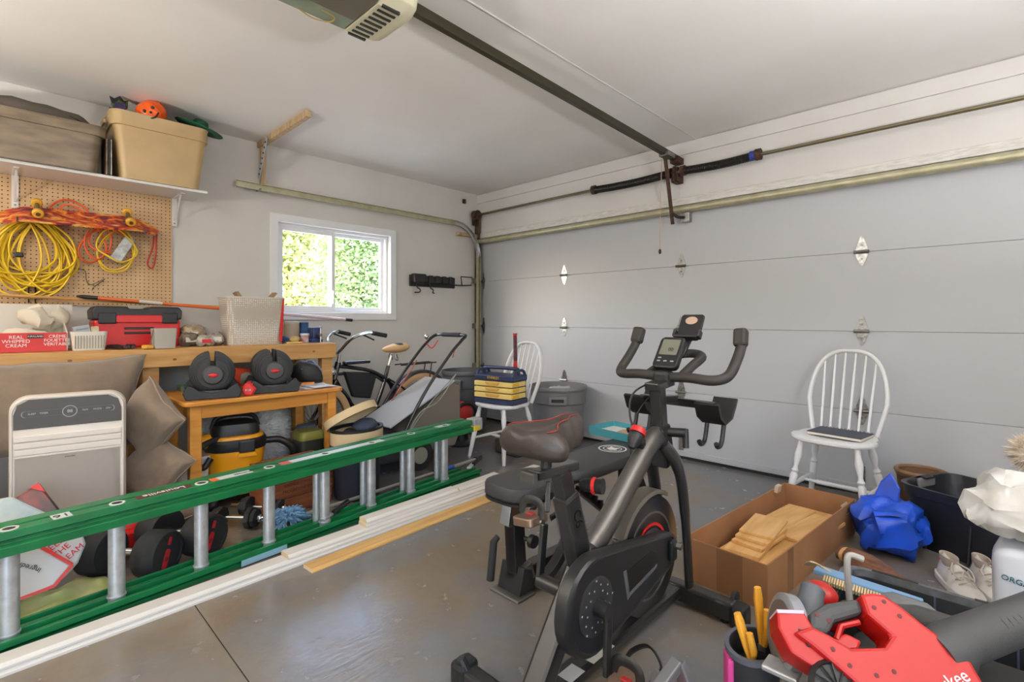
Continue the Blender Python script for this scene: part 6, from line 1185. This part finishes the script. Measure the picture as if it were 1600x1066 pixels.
for i in range(34): p = bA.lerp(bB, .12+.87*i/33); G().bar(p+Vector((0, -.018, -.004)), p+Vector((.002, -.048, -.012)), .005, .012).build('bristle', mat('bristle', (206, 182, 140), .8), t, 0)
G().tube(spline([(3.94, 1.83, .36), (3.96, 1.80, .385), (3.99, 1.81, .372), (4.0, 1.78, .385)], 4), .010, 6, flat=(.3, 1.6)).build('torn_wrapper', mat('wrapper', (200, 180, 140), .7), t)
t = thing('oil_bottle', 'grey translucent bottle lying in the tote behind the blower', 'bottle', (4.24, 1.80, .29), world=True); G().tube([(4.14, 1.78, .335), (4.16, 1.78, .335), (4.24, 1.775, .335), (4.26, 1.775, .335)], [.028, .038, .038, .026], 18).build('body', mat('smoke_bottle', (104, 106, 108), .2), t, 40); G().tube([(4.258, 1.775, .335), (4.275, 1.775, .335)], .016, 12).build('cap', M_black, t, 40)
t = thing('impact_driver', 'red and black cordless driver half buried in the tote', 'driver', (4.30, 1.73, .28), world=True); G().tube([(4.18, 1.74, .335), (4.22, 1.735, .345), (4.31, 1.72, .35), (4.325, 1.72, .35)], [.026, .032, .034, .03], 16).build('motor_body', M_tgk, t, 40); G().prism([(-.045, -.03), (.03, -.04), (.05, .01), (.03, .045), (-.03, .04)], .05, FY((4.355, 1.735, .365)) @ TM(rx=-15)).build('battery', M_mr, t, 0, .008); G().box((4.25, 1.70, .325), (.07, .03, .03)).build('red_trim', M_mr, t, 0, .008)
# accessory bag with pliers
t = thing('accessory_bag', 'small black pouch with pink lining on the floor beside the tote', 'pouch', (3.895, 1.46, 0)); t.scale = (.86, .86, .88); G().pan(circ(.075, 28, 1.35), .29, .008, None, .9).build('body', mat('pouch_black', (40, 40, 44), .7), t, 30); G().lathe([(.076, .275), (.082, .28), (.082, .295), (.07, .295), (.07, .275)], 28, None, 1.35, cap=False).build('rim', mat('pouch_rim', (84, 86, 96), .5), t, 40); G().box((-.052, -.07, .21), (.02, .07, .12), TM(rz=32)).build('pink_panel', mat('hot_pink', (214, 70, 146), .6), t, 0, .008); G().lathe([(.05, .02), (.06, .22), (.01, .23)], 20, None, 1.3).build('contents', M_txtk, t)
M_py = mat('plier_yellow', (222, 160, 50), .45)
for lab, p, q in (('yellow-handled pliers leaning forward in the black pouch', (3.90, 1.42, .235), (3.865, 1.42, .345)), ('yellow-handled pliers standing behind in the black pouch', (3.90, 1.51, .235), (3.885, 1.52, .385))):
    t = thing('pliers', lab, 'pliers', p, world=True, group='yellow pliers'); p, q = Vector(p), Vector(q); G().tube([p, p.lerp(q, .3), p.lerp(q, .8), q], [.007, .010, .012, .009], 10, flat=(1, 1.3)).build('handle', M_py, t); d_ = Vector((.022, -.012, 0)); G().tube([p+d_*.4, p.lerp(q, .3)+d_, p.lerp(q, .7)+d_*1.2], [.007, .010, .009], 10).build('handle', M_py, t); G().bar(p, p-(q-p)*.12, .018, .012).build('jaw', M_steel, t, 0)
# folding stand / tool box frame at the bottom edge
t = thing('tool_box', 'red and grey tool box with angled metal handle at the bottom edge', 'tool box', (3.84, 1.10, 0)); M_gm = mat('grey_frame', (112, 112, 114), .4, .5)
G().box((0, 0, .11), (.20, .26, .20)).build('body', M_black, t, 0, .012); G().box((-.03, -.02, .215), (.13, .2, .02)).build('lid', M_mr, t, 0, .006); G().bar((-.06, -.13, .22), (-.015, .05, .325), .03, .024).build('handle_bar', M_gm, t, 0, .004); G().bar((-.015, .05, .325), (.03, .055, .22), .03, .024, (0, 1, 0)).build('handle_bar', M_gm, t, 0, .004); G().bar((-.085, -.12, .22), (-.06, .02, .255), .012, .016).build('red_bar', M_mr, t, 0, .003); G().bar((-.09, .03, .2), (-.07, .06, .27), .02, .012).build('side_latch', M_gm, t, 0, .003); G().bar((.02, .1, .22), (.095, .0, .225), .035, .012).build('front_lip', M_gm, t, 0, .003); G().box((.035, .02, .235), (.05, .06, .04), TM(rz=25)).build('red_latch', M_mr, t, 0, .008)
